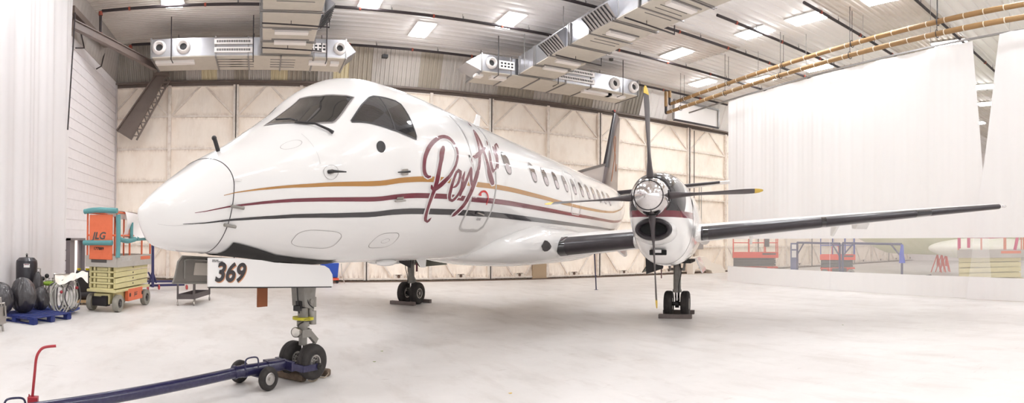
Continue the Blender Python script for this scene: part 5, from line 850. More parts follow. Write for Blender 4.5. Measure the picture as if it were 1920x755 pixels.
# the bar lines up from its far end off frame to the nose wheel axle
E1 = at_z(90, 757, TZ); H1 = at_z(534, 682, TZ + .02); E0 = at_z(-60, 781, TZ); K = at_z(420, 701, TZ)
mb = W(tb); mb.cyl(E0, at_z(450, 696, TZ), .058, 24); part('main_tube', mb, M_NAVY, tb, smooth=True)
mb = W(tb); P1 = at_z(438, 698, TZ); mb.cyl(P1, H1, .066, 24); d = (H1 - P1).normalized()
for t in (.0, .12, .42): mb.cyl(P1 + d * t, P1 + d * (t + .025), .074, 24)
part('head_sleeve', mb, M_NAVY, tb, smooth=True)
mb = W(tb); cr = Vector((-d.y, d.x, 0)); mb.box(tuple(H1 + Vector((0, 0, 0))), (.05, .34, .11), rz=atan2(d.y, d.x)); mb.box(tuple(H1 - d * .1 + cr * .13), (.2, .06, .1), rz=atan2(d.y, d.x)); part('head_plate', mb, M_NAVY, tb, bevel=.006)
axp = ctr + Vector((0, 0, .20))
nr = axp + sd * .25; fr = axp - sd * .25
mb = W(tb); mb.beam(H1 - cr * .15, nr - d * .22 + Vector((0, 0, 0)), .03, .075); mb.beam(nr - d * .23, nr, .03, .07); part('fork_arm', mb, M_NAVY, tb)
mb = W(tb); mb.beam(H1 + cr * .15, fr - d * .22, .03, .075); mb.beam(fr - d * .23, fr, .03, .07); part('fork_arm', mb, M_NAVY, tb)
mb = W(tb); mb.cyl(nr - sd * .03, nr + sd * .035, .04, 18); mb.cyl(nr + sd * .03, nr + sd * .05, .02, 10); part('axle_pin', mb, M_RUBBER, tb, smooth=True)
h0 = at_z(460, 694, TZ + .04); h1 = at_z(484, 690, TZ + .04)
mb = W(tb); mb.tube(smoothpath([h0, h0 + Vector((0, 0, .09)), h0.lerp(h1, .2) + Vector((0, 0, .125)), h0.lerp(h1, .8) + Vector((0, 0, .125)), h1 + Vector((0, 0, .09)), h1], 5), .009, 8); part('lift_handle', mb, M_NAVY, tb, smooth=True)
wA = at_z(503, 732); wB = at_z(449, 717); ax = (wA - wB).normalized()
mb = W(tb); mb.cyl(wA + Vector((0, 0, .13)), wB + Vector((0, 0, .13)), .018, 10); mid = (wA + wB) / 2; mb.beam(at_z(455, 696, TZ - .03), mid + Vector((0, 0, .14)), .05, .03); mb.beam(at_z(478, 692, TZ - .03), mid + Vector((0, 0, .14)), .05, .03); part('wheel_axle_bracket', mb, M_NAVY, tb)
for p in (wA, wB):
    mb = W(tb); mb.lathe([(.07, -.032), (.09, -.04), (.12, -.034), (.13, -.016), (.13, .016), (.12, .034), (.09, .04), (.07, .032)], p + Vector((0, 0, .131)), ax, 36); ty = part('small_tyre', mb, M_RUBBER, tb, smooth=True, angle=60)
    mb = W(tb)
    for s_ in (-1, 1): mb.lathe([(.07, .03 * s_), (.062, .036 * s_), (.054, .02 * s_), (.02, .02 * s_), (.018, .042 * s_), (0, .044 * s_)], p + Vector((0, 0, .131)), ax, 24)
    part('wheel_hub', mb, M_HUBM, ty, smooth=True)
lvb = at_z(62, 748, TZ + .03); rL = Vector((lvb.x, lvb.y, 0)).length
pts = [at_r(x, y, rL) for x, y in ((60, 752), (62, 730), (65, 700), (68, 672), (74, 658), (84, 650.5), (105, 648))]
mb = W(tb); mb.tube(smoothpath(pts, 6), .0125, 12); part('pump_lever', mb, M_RED, tb, 'red bent lever handle', smooth=True)
mb = W(tb); mb.box(tuple(lvb + Vector((0, 0, .0))), (.09, .07, .05), rz=.2); mb.cyl(at_r(54.5, 750, rL), at_r(54.5, 738, rL), .006, 8); mb.cyl(at_r(63.5, 752, rL), at_r(63.5, 742, rL), .006, 8); part('lever_bracket', mb, M_RED, tb, bevel=.004)
pts = [at_r(x, y, rL) for x, y in ((8, 762), (10, 752), (18, 747), (38, 745.5), (46, 750), (48, 762))]; mb = W(tb); mb.tube(smoothpath(pts, 5), .010, 8); part('end_handle', mb, M_NAVY, tb, smooth=True)
# blue tie-down pole under the inner wing
pb_ = at_z(1118, 543); pt_ = at_r(1114.5, 474, Vector((pb_.x, pb_.y, 0)).length)
mb = MB(); mb.cyl(pb_, pt_, .022, 10); mb.cyl(pb_, pb_ + Vector((0, 0, .01)), .07, 14); solo('blue_support_pole', 'thin dark blue pole standing on the floor under the inner wing', 'pole', mb, M_NAVY, smooth=True)
# ================================================================== SCISSOR LIFTS
M_OR = mat('orange_enamel', (226, 116, 78), .45, noise_amt=.25, col2=(196, 84, 44), noise_scale=6)
M_CRM = mat('cream_yellow_enamel', (216, 206, 154), .5, noise_amt=.25, noise_scale=6)
M_LGREY = mat('lift_deck_grey', (186, 180, 172), .5, noise_amt=.3)
M_TEAL = mat('teal_foam_pad', (96, 150, 152), .8, bump=.4, noise_scale=20)
M_PINK = mat('pink_foam_pad', (206, 60, 110), .8, bump=.4, noise_scale=20)
M_LTYRE = mat('grey_lift_tyre', (150, 146, 136), .7, noise_amt=.3)
M_REDO = mat('red_orange_enamel', (222, 78, 56), .45, noise_amt=.2)
M_BLU = mat('blue_enamel', (52, 70, 150), .45)
M_DGR = mat('dark_grey_enamel', (86, 82, 80), .5)
def lift(label, loc, rz, L=1.85, Wd=.76, col_stack=M_CRM, col_base=M_CRM, col_rail=M_OR, col_deck=M_LGREY, side=M_OR, pad=None, tyre=M_LTYRE, stack=.62, n=4, near=False, rail_h=1.0, base=.42):
    """local x runs along the machine, front end at x=0"""
    R_ = thing('scissor_lift', label, 'scissor lift', loc, rz); B = MB
    mb = B(); mb.box((L / 2, 0, base * .75), (L * .78, Wd * .62, base * .5)); mb.box((L / 2, 0, base + .0), (L, Wd * .94, .06)); mb.box((.12, 0, base * .62), (.18, Wd * .5, base * .5)); part('chassis', mb, col_base, R_, bevel=.01)
    mb = B(); mb.box((L * .55, -Wd * .42, base * .72), (L * .42, .1, base * .62)); sp = part('side_tray', mb, side, R_, bevel=.02)
    if near:
        for lx_ in (.38, .74): mb = B(); mb.box((L * lx_, -Wd * .42 - .052, base * .72), (.07, .01, .08)); part('tray_latch', mb, M_DARK, sp)
        part('side_logo', text_mb('JLG', .11, frame_T((L * .50, -Wd * .42 - .052, base * .66), (1, 0, 0), (0, 0, 1)), bold=.004, shear=.25), M_DGR, sp)
        mb = B(); mb.box((.02, 0, .24), (.2, .34, .2)); mb.box((-.02, -.1, .3), (.1, .12, .12)); part('steering_gear', mb, M_DARK, R_)
    for x in (.2, L - .2):
        for s_ in (-1, 1):
            y = s_ * (Wd / 2 - .06); r = .19
            mb = B(); mb.lathe([(.1, -.055), (r * .96, -.06), (r, -.045), (r, .045), (r * .96, .06), (.1, .055)], (x, y, r), (0, 1, 0), 32); ty = part('wheel', mb, tyre, R_, smooth=True, angle=40)
            mb = B(); mb.lathe([(.1, .05 * s_), (.09, .03 * s_), (.04, .03 * s_), (.04, .075 * s_), (0, .08 * s_)], (x, y, r), (0, 1, 0), 20); part('wheel_hub', mb, M_DGR, ty, smooth=True)
    z0 = base + .04; hz = stack / n
    for i in range(n):
        for s_ in (-1, 1):
            y = s_ * (Wd / 2 - .08); z = z0 + hz * (i + .5); tl = .008 * (1 if i % 2 else -1)
            mb = B(); mb.beam((.06, y, z - tl * .6), (L - .1, y, z + tl * .6 + .03), .06, hz * .86, up=(0, 0, 1)); part('scissor_arm', mb, col_stack, R_, bevel=.004)
            mb = B(); mb.beam((.03, y * .6, z), (L - .2, y * .6, z), .05, hz * .6); part('inner_arm', mb, col_stack, R_)
            if near: mb = B(); mb.cyl((L * .5, y - .04, z + .02), (L * .5, y + .04, z + .02), .018, 10); part('pivot_pin', mb, M_DARK, R_)
    mb = B()
    for i in range(n + 1): mb.cyl((.05, -Wd * .38, z0 + hz * i), (.05, Wd * .38, z0 + hz * i), .022, 8)
    for i in range(n): mb.box((.07, 0, z0 + hz * (i + .5)), (.04, Wd * .34, hz * .5))
    part('cross_tubes', mb, col_stack, R_)
    zd = z0 + stack + .06
    mb = B(); mb.box((L / 2, 0, zd), (L, Wd, .05)); mb.box((L / 2, -Wd / 2, zd + .05), (L, .03, .25)); mb.box((L / 2, Wd / 2, zd + .05), (L, .03, .25)); mb.box((0, 0, zd + .05), (.03, Wd, .25)); mb.box((L, 0, zd + .05), (.03, Wd, .25)); dk = part('platform_deck', mb, col_deck, R_, bevel=.006)
    mb = B(); mb.box((L * .8, -Wd / 2 - .018, zd + .1), (L * .3, .006, .08)); part('warning_decal', mb, side, dk)
    mb = B(); mb.box((-.018, .05, zd + .07), (.006, Wd * .5, .1)); part('number_plate', mb, M_DGR, dk)
    if near: part('deck_lettering', text_mb('JLG 2030ES', .11, frame_T((.2, -Wd / 2 - .02, zd + .06), (1, 0, 0), (0, 0, 1)), shear=.2), M_WHITE, dk)
    zr = zd + .12; r = .022
    for x in (.02, L * .36, L * .72, L - .02):
        for s_ in (-1, 1): mb = B(); mb.cyl((x, s_ * (Wd / 2 - .02), zr), (x, s_ * (Wd / 2 - .02), zr + rail_h), r, 10); part('rail_post', mb, col_rail, R_, smooth=True)
    for z in (zr + rail_h * .5, zr + rail_h):
        mb = B(); q = [(.02, -Wd / 2 + .02, z), (L - .02, -Wd / 2 + .02, z), (L - .02, Wd / 2 - .02, z), (.02, Wd / 2 - .02, z)]; mb.tube(q, r, 10, closed=True); part('guard_rail', mb, col_rail, R_)
    return R_, zd, zr, L, Wd
def pad_tube(R_, pts, r, m, name='foam_pad'):
    mb = MB(); P = smoothpath(pts, 6); mb.tube(P, [r * (1 + .12 * noise.noise(Vector(p) * 9)) for p in P], 10); part(name, mb, m, R_, smooth=True)
wl = at_z(201, 583); wr = at_z(275, 571); dirv = Vector((.30, 1.5, 0)); rz = atan2(dirv.y, dirv.x)
R_, zd, zr, L, Wd = lift('orange and cream scissor lift with teal padded rails by the left wall', (wl.x - .10, wl.y - .18, 0), rz, near=True, L=1.95, Wd=.76, stack=.50, base=.46)
mb = MB(); mb.box((-.03, 0, zr + .46), (.04, .56, .98)); pn = part('end_panel', mb, M_OR, R_, 'orange control panel', bevel=.01)
T_ = frame_T((-.053, .20, zr + .42), (0, -1, 0), (0, 0, 1)); part('panel_logo', text_mb('JLG', .21, T_, bold=.007, shear=.25), M_DGR, pn)
T_ = frame_T((-.053, .17, zr + .18), (0, -1, 0), (0, 0, 1)); part('panel_number', text_mb('177889', .085, T_, bold=.003), M_DARK, pn)
pad_tube(R_, [(-.06, .40, zr + 1.02), (-.07, .1, zr + 1.05), (-.06, -.40, zr + 1.03)], .06, M_TEAL); pad_tube(R_, [(-.08, .40, zr + .33), (-.08, -.30, zr + .34)], .055, M_TEAL)
pad_tube(R_, [(.0, -.40, zr + .95), (.02, -.40, zr + .4), (.0, -.40, zr + .02)], .05, M_TEAL)
pad_tube(R_, [(.05, -.40, zr + .42), (.5, -.40, zr + .38), (.9, -.40, zr + .42)], .055, M_TEAL); pad_tube(R_, [(1.0, -.40, zr + .43), (1.5, -.40, zr + .44), (1.9, -.40, zr + .42)], .05, M_TEAL)
pad_tube(R_, [(.72, -.39, zr + .45), (.72, -.39, zr + .80)], .045, M_TEAL)
mb = MB(); mb.tube(smoothpath([(.05, -.3, zr + .9), (.1, -.32, zr + .5), (.0, -.36, zr + .2), (.1, -.3, zr + .02)]), .008, 6); part('control_cable', mb, M_DARK, R_)
# translucent sheet draped over the lift rail
M_PLASTIC = mat('milky_plastic_sheet', (240, 234, 232), .35, bump=.3, noise_scale=3)
c0 = R_.location + Vector((cos(rz), sin(rz), 0)) * .55
def sheet(u, v):
    p = Vector(c0) + Vector((cos(rz), sin(rz), 0)) * (-.25 + 1.9 * u) + Vector((-sin(rz), cos(rz), 0)) * (-.42 + .05 * sin(u * 9) * v)
    top = zr + 1.03 - .12 * u; bot = zr + .48 - .12 * sin(u * 3.1) + .2 * u; return (p.x + .05 * sin(v * 4 + u * 6), p.y, top + (bot - top) * v)
mb = MB(); mb.grid(sheet, 40, 14); mb.grid(lambda u, v: (Vector(sheet(u, 0)) + Vector((-sin(rz), cos(rz), 0)) * v * .8 + Vector((0, 0, .02 * sin(v * 7 + u * 5)))), 40, 8)
solo('plastic_sheet', 'milky white plastic sheet draped over the rails of the orange and cream lift', 'plastic sheet', mb, M_PLASTIC, smooth=True)
# ================================================================== LEFT CLUTTER
tk = at_z(49, 584); q = thing('air_tank', 'tall black air receiver tank behind the garbage bags by the white curtain', 'tank', tuple(tk))
H = at_r(49, 481, Vector((tk.x, tk.y, 0)).length).z; r = .235
mb = W(q); mb.lathe([(0, .12), (r * .6, .13), (r * .95, .2), (r, .28), (r, H - .14), (r * .96, H - .08), (r * .7, H - .02), (.0, H)], tk, (0, 0, 1), 40); part('tank_body', mb, mat('black_tank_paint', (42, 38, 44), .35, coat=.3), q, smooth=True)
for a in range(4): mb = W(q); mb.box(tuple(tk + Vector((r * .8 * cos(a * pi / 2 + .6), r * .8 * sin(a * pi / 2 + .6), .1))), (.05, .05, .2)); part('tank_foot', mb, M_DARK, q)
mb = W(q); mb.cyl(tk + Vector((0, 0, H - .01)), tk + Vector((0, 0, H + .05)), .02); mb.tube([tk + Vector((.02 * cos(a), 0, H + .05 + .02 * sin(a))) for a in [i * pi / 5 for i in range(10)]], .006, 6, closed=True); part('lifting_eye', mb, M_DARK, q)
vd = Vector((-tk.x, -tk.y, 0)).normalized(); sdv = Vector((vd.y, -vd.x, 0)) * -1
for zz, hh, ww, m in ((H - .22, .08, .13, mat('paper_label', (236, 232, 230), .6)), (H - .72, .22, .12, mat('paper_label', (236, 232, 230), .6))):
    mb = W(q); base_ = tk + vd * (r + .003); mb.grid(lambda u, v: tk + (vd * cos((u - .5) * ww / r) + sdv * sin((u - .5) * ww / r)) * (r + .003) + Vector((0, 0, zz + hh * v)), 8, 3); lb = part('paper_label', mb, m, q)
    mb = W(q); mb.grid(lambda u, v: tk + (vd * cos((u - .5) * ww * .8 / r) + sdv * sin((u - .5) * ww * .8 / r)) * (r + .006) + Vector((0, 0, zz + hh * (.72 + .2 * v))), 8, 2); part('label_band', mb, M_OR if hh > .1 else M_MAROON, lb)
mb = W(q); a = tk + sdv * (r + .06); mb.tube([tk + sdv * r + Vector((0, 0, H - .25)), a + Vector((0, 0, H - .25)), a + Vector((0, 0, .5))], .012, 8); part('side_pipe', mb, M_STEEL, q)
# pallet
pc = (at_z(50, 603) + Vector((0, .35, 0))); pz = atan2(*(at_z(92, 592) - at_z(8, 604)).yx); q = thing('blue_pallet', 'blue painted wooden pallet under the black garbage bags', 'pallet', tuple(pc), pz); M_PAL = mat('blue_pallet_paint', (30, 46, 112), .7, noise_amt=.4, col2=(90, 80, 90), noise_scale=8)
for i in range(7): mb = MB(); mb.box((0, -.45 + .15 * i, .125), (1.12, .1, .02)); part('top_board', mb, M_PAL, q)
for x in (-.5, 0, .5):
    mb = MB(); mb.box((x, 0, .1), (.1, 1.0, .03)); mb.box((x, 0, .012), (.1, 1.0, .02)); part('stringer', mb, M_PAL, q)
    for y in (-.45, 0, .45): mb = MB(); mb.box((x, y, .055), (.13, .1, .08)); part('pallet_block', mb, M_PAL, q)
M_BAG = mat('black_plastic_bag', (46, 42, 45), .3, coat=.7, bump=1., noise_scale=13, stretch=(1, 1, .4))
def bag(lab, c, rx, ry, h, seed, z0=.14):
    mb = MB(); c = Vector(c)
    def f(u, v):
        a = 2 * pi * v; ph = pi * (.02 + .98 * u); t = (1 - cos(ph)) / 2; pr = sin(ph) ** .75 * (1.04 - .22 * t)
        p = Vector((cos(a) * 1.2, sin(a) * 1.2, t * 2.2)) + Vector((seed,) * 3)
        k = 1 + .14 * noise.noise(p * 1.1) + .05 * noise.noise(p * 3) + .035 * noise.noise(Vector((a * 4, t * 1.5, seed))) + .05 * t * abs(sin(a * 9 + 3 * noise.noise(p * 2))) * (1 - .3 * t) + .05 * (.5 - abs(noise.noise(Vector((p.x * 3.5, p.y * 3.5, p.z * 1.3))))) + .035 * abs(noise.noise(p * 6)); return c + Vector((cos(a) * rx * pr * k, sin(a) * ry * pr * k, z0 + h * t * (1 + .05 * noise.noise(p))))
    mb.grid(f, 60, 110, True, True); o = solo('garbage_bag', lab, 'garbage bag', mb, M_BAG, 'black garbage bags', smooth=True, angle=80); return o
fwd = Vector((-.45, 1, 0)).normalized()
bag('biggest full black garbage bag in front on the blue pallet', at_z(43, 602) + fwd * .26, .27, .24, .68, 1.3)
bag('black garbage bag at the left edge of the picture on the blue pallet', at_z(0, 607) + fwd * .42, .26, .24, .60, 5.1)
bag('smaller black garbage bag on the right of the blue pallet', at_z(78, 596) + fwd * .30, .17, .18, .46, 8.2)
bag('black garbage bag squeezed behind the biggest one below the tank', at_z(71, 592) + fwd * .32, .13, .12, .74, 9.9)
# little machine at the far left edge
q = thing('metal_trolley', 'small grey metal trolley cut by the left edge beside the pallet', 'trolley', tuple(at_z(-6, 612)))
mb = W(q)
for xx, yy in ((1, 560), (8, 570), (3, 600)): mb.tube([at_r(-20, yy, 10), at_r(xx, yy - 2, 10), at_r(xx + 3, yy + 22, 10)], .02, 8)
mb.box(tuple(at_r(-10, 590, 10)), (.3, .3, .3)); part('tube_frame', mb, M_STEEL, q)
mb = W(q); mb.lathe([(.04, -.02), (.08, -.025), (.09, 0), (.08, .025), (.04, .02)], at_z(3, 611) + Vector((0, 0, .09)), (1, .3, 0), 20); part('caster', mb, M_DARK, q, smooth=True)
# hose cart
hc = at_z(112, 590); q = thing('hose_cart', 'steel cart hung with coils of grey and black hose right of the pallet', 'hose cart', tuple(hc))
rr = Vector((hc.x, hc.y, 0)).length
mb = W(q)
for (x0, x1) in ((86, 92), (92, 98), (99, 101)): mb.cyl(at_r(x0, 584, rr + .3), at_r(x0, 520, rr + .3), .016, 8)
P = [at_r(102, 584, rr), at_r(102, 520, rr), at_r(106, 514, rr), at_r(140, 516, rr + .2), at_r(143, 530, rr + .2)]
mb.tube(smoothpath(P, 4), .016, 8); mb.tube([at_r(84, 525, rr + .3), at_r(142, 524, rr + .3)], .014, 8); mb.tube([at_r(82, 579, rr + .3), at_r(140, 577, rr)], .02, 8); mb.cyl(at_r(142, 526, rr + .2), at_r(142, 578, rr + .2), .016, 8); part('cart_frame', mb, M_STEEL, q, smooth=True)
mb = W(q); mb.box(tuple(at_r(112, 578, rr + .35)), (.75, .5, .05)); part('cart_deck', mb, mat('blue_cart_deck', (60, 80, 150), .5), q)
for i, (x, y, R0, m) in enumerate(((104, 556, .27, 1), (112, 557, .29, 0), (117, 560, .26, 0), (121, 556, .29, 1), (131, 551, .25, 0), (137, 553, .26, 1), (126, 557, .22, 0), (108, 560, .23, 0))):
    c = at_r(x, y, rr - .06 - .03 * (i % 3)); u = Vector((cos(.4), sin(.4) + .1 * (i % 2), 0)).normalized(); ph = i * .7
    mb = W(q); mb.tube([c + u * (R0 * .62 * (1 + .1 * sin(3 * a + ph)) * cos(a)) + Vector((0, .02 * sin(2 * a), R0 * 1.15 * sin(a) * (1 + .06 * cos(2 * a + ph)))) for a in [j * pi / 18 for j in range(36)]], .014, 8, closed=True); part('hose_coil', mb, (mat('grey_hose', (196, 194, 186), .5), mat('dark_hose', (88, 84, 84), .5))[m], q, smooth=True)
for x, y in ((115, 547), (144, 539)): mb = W(q); mb.ball(at_r(x, y, rr - .2), .035, 8); part('red_coupling', mb, M_RED, q, smooth=True)
for x, y in ((101, 588), (121, 584)): mb = W(q); mb.lathe([(.02, -.02), (.07, -.025), (.08, 0), (.07, .025), (.02, .02)], at_z(x, y) + Vector((0, 0, .08)), (1, .2, 0), 18); part('cart_wheel', mb, M_DARK, q, smooth=True)
for kx, ky in ((88, 517), (80, 522)): mb = W(q); mb.ball(at_r(kx, ky, rr + .3), .05, 8); part('valve_knob', mb, M_DARK, q, smooth=True); mb = W(q); mb.ball(at_r(92, 531, rr + .25), (.17, .1, .05)); part('green_rag', mb, mat('lime_rag', (186, 214, 92), .8, bump=.5), q)
# cloth over the cart
cpts = (rr - .32)
def cl(u, v):
    x = 103 + 62 * u; y = 511 + 2.5 * sin(u * 5) + (6 + 14 * abs(sin(u * 4.3 + .4)) + 4 * sin(u * 13)) * v + 1.5 * sin(u * 21 + v * 7); return at_r(x, y, cpts + .5 - .55 * v + .05 * sin(u * 17 + v * 6))
mb = MB(); mb.grid(cl, 40, 16); solo('drop_cloth', 'crumpled white cloth spread over the hose cart', 'cloth', mb, mat('white_cloth', (236, 228, 218), .8, bump=.5, noise_scale=5), smooth=True)
# black tool cabinet and roll
kb = at_z(158, 568) + Vector((0, .3, 0)); q = thing('tool_cabinet', 'black tool cabinet with yellow cups on top beside the scissor lift', 'cabinet', tuple(kb)); rk = Vector((kb.x, kb.y, 0)).length; ht = at_r(158, 508, rk).z
mb = W(q); mb.box((kb.x, kb.y, ht / 2), (.62, .5, ht - .02), rz=.3); part('cabinet_body', mb, mat('black_cabinet', (44, 38, 38), .45), q, bevel=.012)
mb = W(q); mb.box((kb.x, kb.y, ht + .0), (.60, .55, .03), rz=.3); part('worktop', mb, M_DARK, q, bevel=.005)
for x, m in ((148, 1), (164, 0)): mb = MB(); p = at_r(x, 507.5, rk); mb.lathe([(0, 0), (.04, 0), (.055, .05), (.05, .05), (.038, .01), (0, .01)], (p.x, p.y, ht + .02), (0, 0, 1), 16); solo('yellow_cup', 'yellow cup on the black cabinet, the %s one' % ('left' if m else 'right'), 'cup', mb, mat('yellow_plastic', (226, 206, 40), .4), 'yellow cups', smooth=True)
dl = at_z(160, 572); q = thing('wooden_dolly', 'low wooden dolly in front of the black cabinet', 'dolly', tuple(dl)); mb = W(q); mb.box((dl.x, dl.y + .2, .10), (.42, .4, .03), rz=.2); mb.box((dl.x, dl.y + .03, .08), (.42, .05, .05), rz=.2); part('dolly_deck', mb, mat('raw_wood', (196, 164, 122), .7), q)
for dx, dy in ((-.15, .05), (.15, .1), (-.15, .35), (.15, .38)): mb = W(q); mb.cyl((dl.x + dx - .01, dl.y + dy, .033), (dl.x + dx + .015, dl.y + dy, .033), .032, 12); part('caster', mb, M_DARK, q)
rd = Vector((dl.x, dl.y, 0)).length; p0 = at_r(150, 549, rd + .2); p1 = at_r(180, 549, rd + .2); p0.z = p1.z = .115 + .09; mb = MB(); mb.cyl(p0, p1, .09, 24); mb.cyl(p0 - Vector((.01, 0, 0)), p0, .03); o = solo('black_roll', 'thick black roll lying on the wooden dolly left of the lift', 'roll', mb, mat('matt_black_roll', (48, 42, 44), .7), smooth=True)
# service cart beneath the grey gear door
cz = at_z(333, 573); c2_ = at_z(363, 571); c3_ = at_z(392, 562); q = thing('service_cart', 'dark grey plastic service cart standing behind the number 369 door', 'cart', tuple(cz)); rc = Vector((cz.x, cz.y, 0)).length; hs = at_r(340, 531, rc).z
M_CART = mat('charcoal_plastic', (88, 80, 80), .55)
ux = (at_z(363, 572) - at_z(333, 572)); dv = (at_z(392, 562) - at_z(363, 572)); 
A0, A1, A2, A3 = cz, cz + ux, cz + ux + dv, cz + dv
for z0, hh in ((.16, .12), (.62, .10)):
    z0 = z0
    mb = W(q); mb.prism([p + Vector((0, 0, z0)) for p in (A0, A1, A2, A3)], (0, 0, .02)); sh = part('tray', mb, M_CART, q)
    for a, b_ in ((A0, A1), (A1, A2), (A2, A3), (A3, A0)): mb = W(q); mb.beam(a + Vector((0, 0, z0 + hh / 2)), b_ + Vector((0, 0, z0 + hh / 2)), .02, hh); part('tray_rim', mb, M_CART, sh)
for a in (A0, A1, A2, A3):
    mb = W(q); mb.beam(a + Vector((0, 0, .16)), a + Vector((0, 0, .66)), .055, .045); part('leg', mb, M_CART, q, bevel=.004)
    mb = W(q); mb.cyl(a + Vector((0, 0, .07)), a + Vector((0, 0, .16)), .012); mb.lathe([(.0, -.012), (.045, -.014), (.05, 0), (.045, .014), (0, .012)], a + Vector((0, 0, .05)), (1, .4, 0), 18); part('caster', mb, M_STEEL, q, smooth=True)
# blue stand with casters behind the lift
s0_ = at_z(298, 545); q = thing('blue_steel_stand', 'navy steel stand on casters behind the orange and cream lift', 'stand', tuple(s0_)); rs = Vector((s0_.x, s0_.y, 0)).length; M_NV2 = mat('navy_steel', (58, 56, 96), .45)
mb = W(q); mb.cyl(at_r(286.5, 538, rs), at_r(286.5, 425, rs), .045, 12); part('mast', mb, M_NV2, q)
for a, b_ in (((286, 508), (278, 536)), ((286, 508), (293, 530)), ((278, 510), (287, 528))): mb = W(q); mb.beam(at_r(*a, rs), at_r(*b_, rs + .1), .04); part('stay', mb, M_NV2, q)
mb = W(q); mb.beam(at_r(274, 535, rs), at_r(345, 533, rs + .6), .07, .07); part('base_beam', mb, M_NV2, q); mb = W(q); mb.beam(at_r(272, 527, rs + 1.1), at_r(325, 527, rs + 1.3), .07, .07); part('base_beam', mb, M_NV2, q)
for x, y, d in ((277, 543, 0), (298, 540, 0.1), (350, 540, .6)): mb = W(q); mb.lathe([(0, -.02), (.07, -.02), (.08, 0), (.07, .02), (0, .02)], at_r(x, y - 2, rs + d), (1, .5, 0), 18); part('caster', mb, mat('red_caster', (190, 70, 70), .5), q, smooth=True)
# blue bin behind the gear door
b0 = at_z(622, 531); rb = Vector((b0.x, b0.y, 0)).length; q = thing('blue_bin', 'blue bin with an orange base seen behind the nose gear door', 'bin', tuple(b0)); hb_ = at_r(625, 493, rb).z
mb = W(q); mb.prism([(b0.x - .35, b0.y, .22), (b0.x + .22, b0.y, .22), (b0.x + .27, b0.y, hb_), (b0.x - .4, b0.y, hb_)], (0, .5, 0)); part('bin_body', mb, mat('blue_plastic', (40, 76, 170), .4), q, bevel=.01)
mb = W(q); mb.box((b0.x - .05, b0.y + .22, .16), (.62, .6, .08)); part('bin_base', mb, mat('orange_plastic', (220, 90, 60), .5), q, bevel=.01)
for dx in (-.25, .2): mb = W(q); mb.cyl((b0.x + dx, b0.y - .02, .06), (b0.x + dx, b0.y + .03, .06), .06, 16); part('bin_caster', mb, M_DARK, q)
mb = MB(); mb.tube([at_r(640, 494, rb), at_r(641, 512, rb), at_r(646, 531, rb)], .015, 6); solo('leaning_rod', 'thin pale bent rod leaning beside the blue bin', 'rod', mb, M_LGREY)
# white fairing lying against the doors at right
fz = 21.3
P = [(1299, 514), (1299, 482), (1322, 480), (1335, 492), (1352, 496), (1360, 505), (1360, 512), (1336, 513), (1334, 507), (1312, 501), (1304, 505), (1302, 514)]
mb = MB(); mb.prism([at_y(x, y, fz) for x, y in P], (0, .45, 0)); solo('white_fairing_panel', 'large white angular fairing lying against the far doors at right', 'panel', mb, mat('offwhite_panel', (236, 226, 214), .5), bevel=.02)
# ================================================================== HVAC DUCTS
def grille(parent, c, ux, uy, w_, h_, n=14, rows=1):
    """white register with dark slots, w along ux and h along uy"""
    T = frame_T(c, ux, uy); mb = W(parent); mb.box((0, 0, .0), (w_, h_, .10), T=T); g = part('air_register', mb, M_GRILLE, parent, bevel=.008)
    mb = W(parent)
    for r_ in range(rows):
        for i in range(n): mb.box((w_ * (-.44 + .88 * (i + .5) / n), h_ * ((r_ + .5) / rows - .5) * .75, .051), (w_ * .88 / n * .6, h_ * .42 / rows, .004), T=T)
    part('register_slots', mb, M_SLOT, g)
def nozzle(parent, c, n_, r):
    mb = W(parent); c = Vector(c); mb.lathe([(r * 1.05, -.16), (r * 1.1, 0), (r * .98, .08), (r * .75, .12), (r * .58, .06), (r * .5, -.12)], c, n_, 30); g = part('round_nozzle', mb, M_GRILLE, parent, smooth=True)
    mb = W(parent); mb.lathe([(r * .55, -.02), (.0, -.03)], c, n_, 24); part('nozzle_throat', mb, M_SLOT, g)
def duct_cross(lab, x0, x1, flip):
    YF, YB, ZB, ZT = 19.3, 20.9, 7.74, 8.36
    R = thing('ventilation_duct', lab, 'air duct', ((x0 + x1) / 2, YF, ZB), group='ventilation ducts')
    mb = W(R); mb.prism([(x0, YF, ZB + .02), (x1, YF, ZB + .02), (x1, YF, ZT), (x0, YF, ZT)], (0, YB - YF, 0)); part('duct_body', mb, M_DUCT, R)
    mb = W(R); mb.box(((x0 + x1) / 2, (YF + YB) / 2, ZB + .005), (x1 - x0 - .02, YB - YF - .02, .03)); part('duct_underside', mb, M_DUCTB, R)
    n = 6
    for i in (0, 2, 3, 4, 5, 6) if not flip else (0, 1, 2, 3, 4, 6):
        x = x0 + (x1 - x0) * i / n; mb = W(R); mb.box((x, YF - .02, (ZB + ZT) / 2), (.05, .05, ZT - ZB + .06)); mb.box((x, (YF + YB) / 2, ZB - .02), (.05, YB - YF, .05)); part('duct_flange', mb, M_FLANGE, R)
    return R, YF, YB, ZB, ZT
def hanger(R, x, YF, YB, ZB, ZT):
    mb = W(R); mb.tube([(x, YF - .12, CEIL), (x, YF - .12, ZB - .12), (x, YF + .3, ZB - .12)], .018, 6); part('trapeze_hanger', mb, M_PIPEB, R); mb = W(R); mb.tube([(x, YB, ZT), (x, YB, CEIL)], .012, 6); part('hanger_rod', mb, M_PIPEB, R)
X = lambda px, yy=90: at_y(px, yy, 19.3).x
R, YF, YB, ZB, ZT = duct_cross('left galvanised cross duct with round nozzles hanging before the far doors', X(284), X(649), 0)
fz_ = Vector((0, -1, 0)); ux_ = (1, 0, 0); up_ = (0, 0, 1)
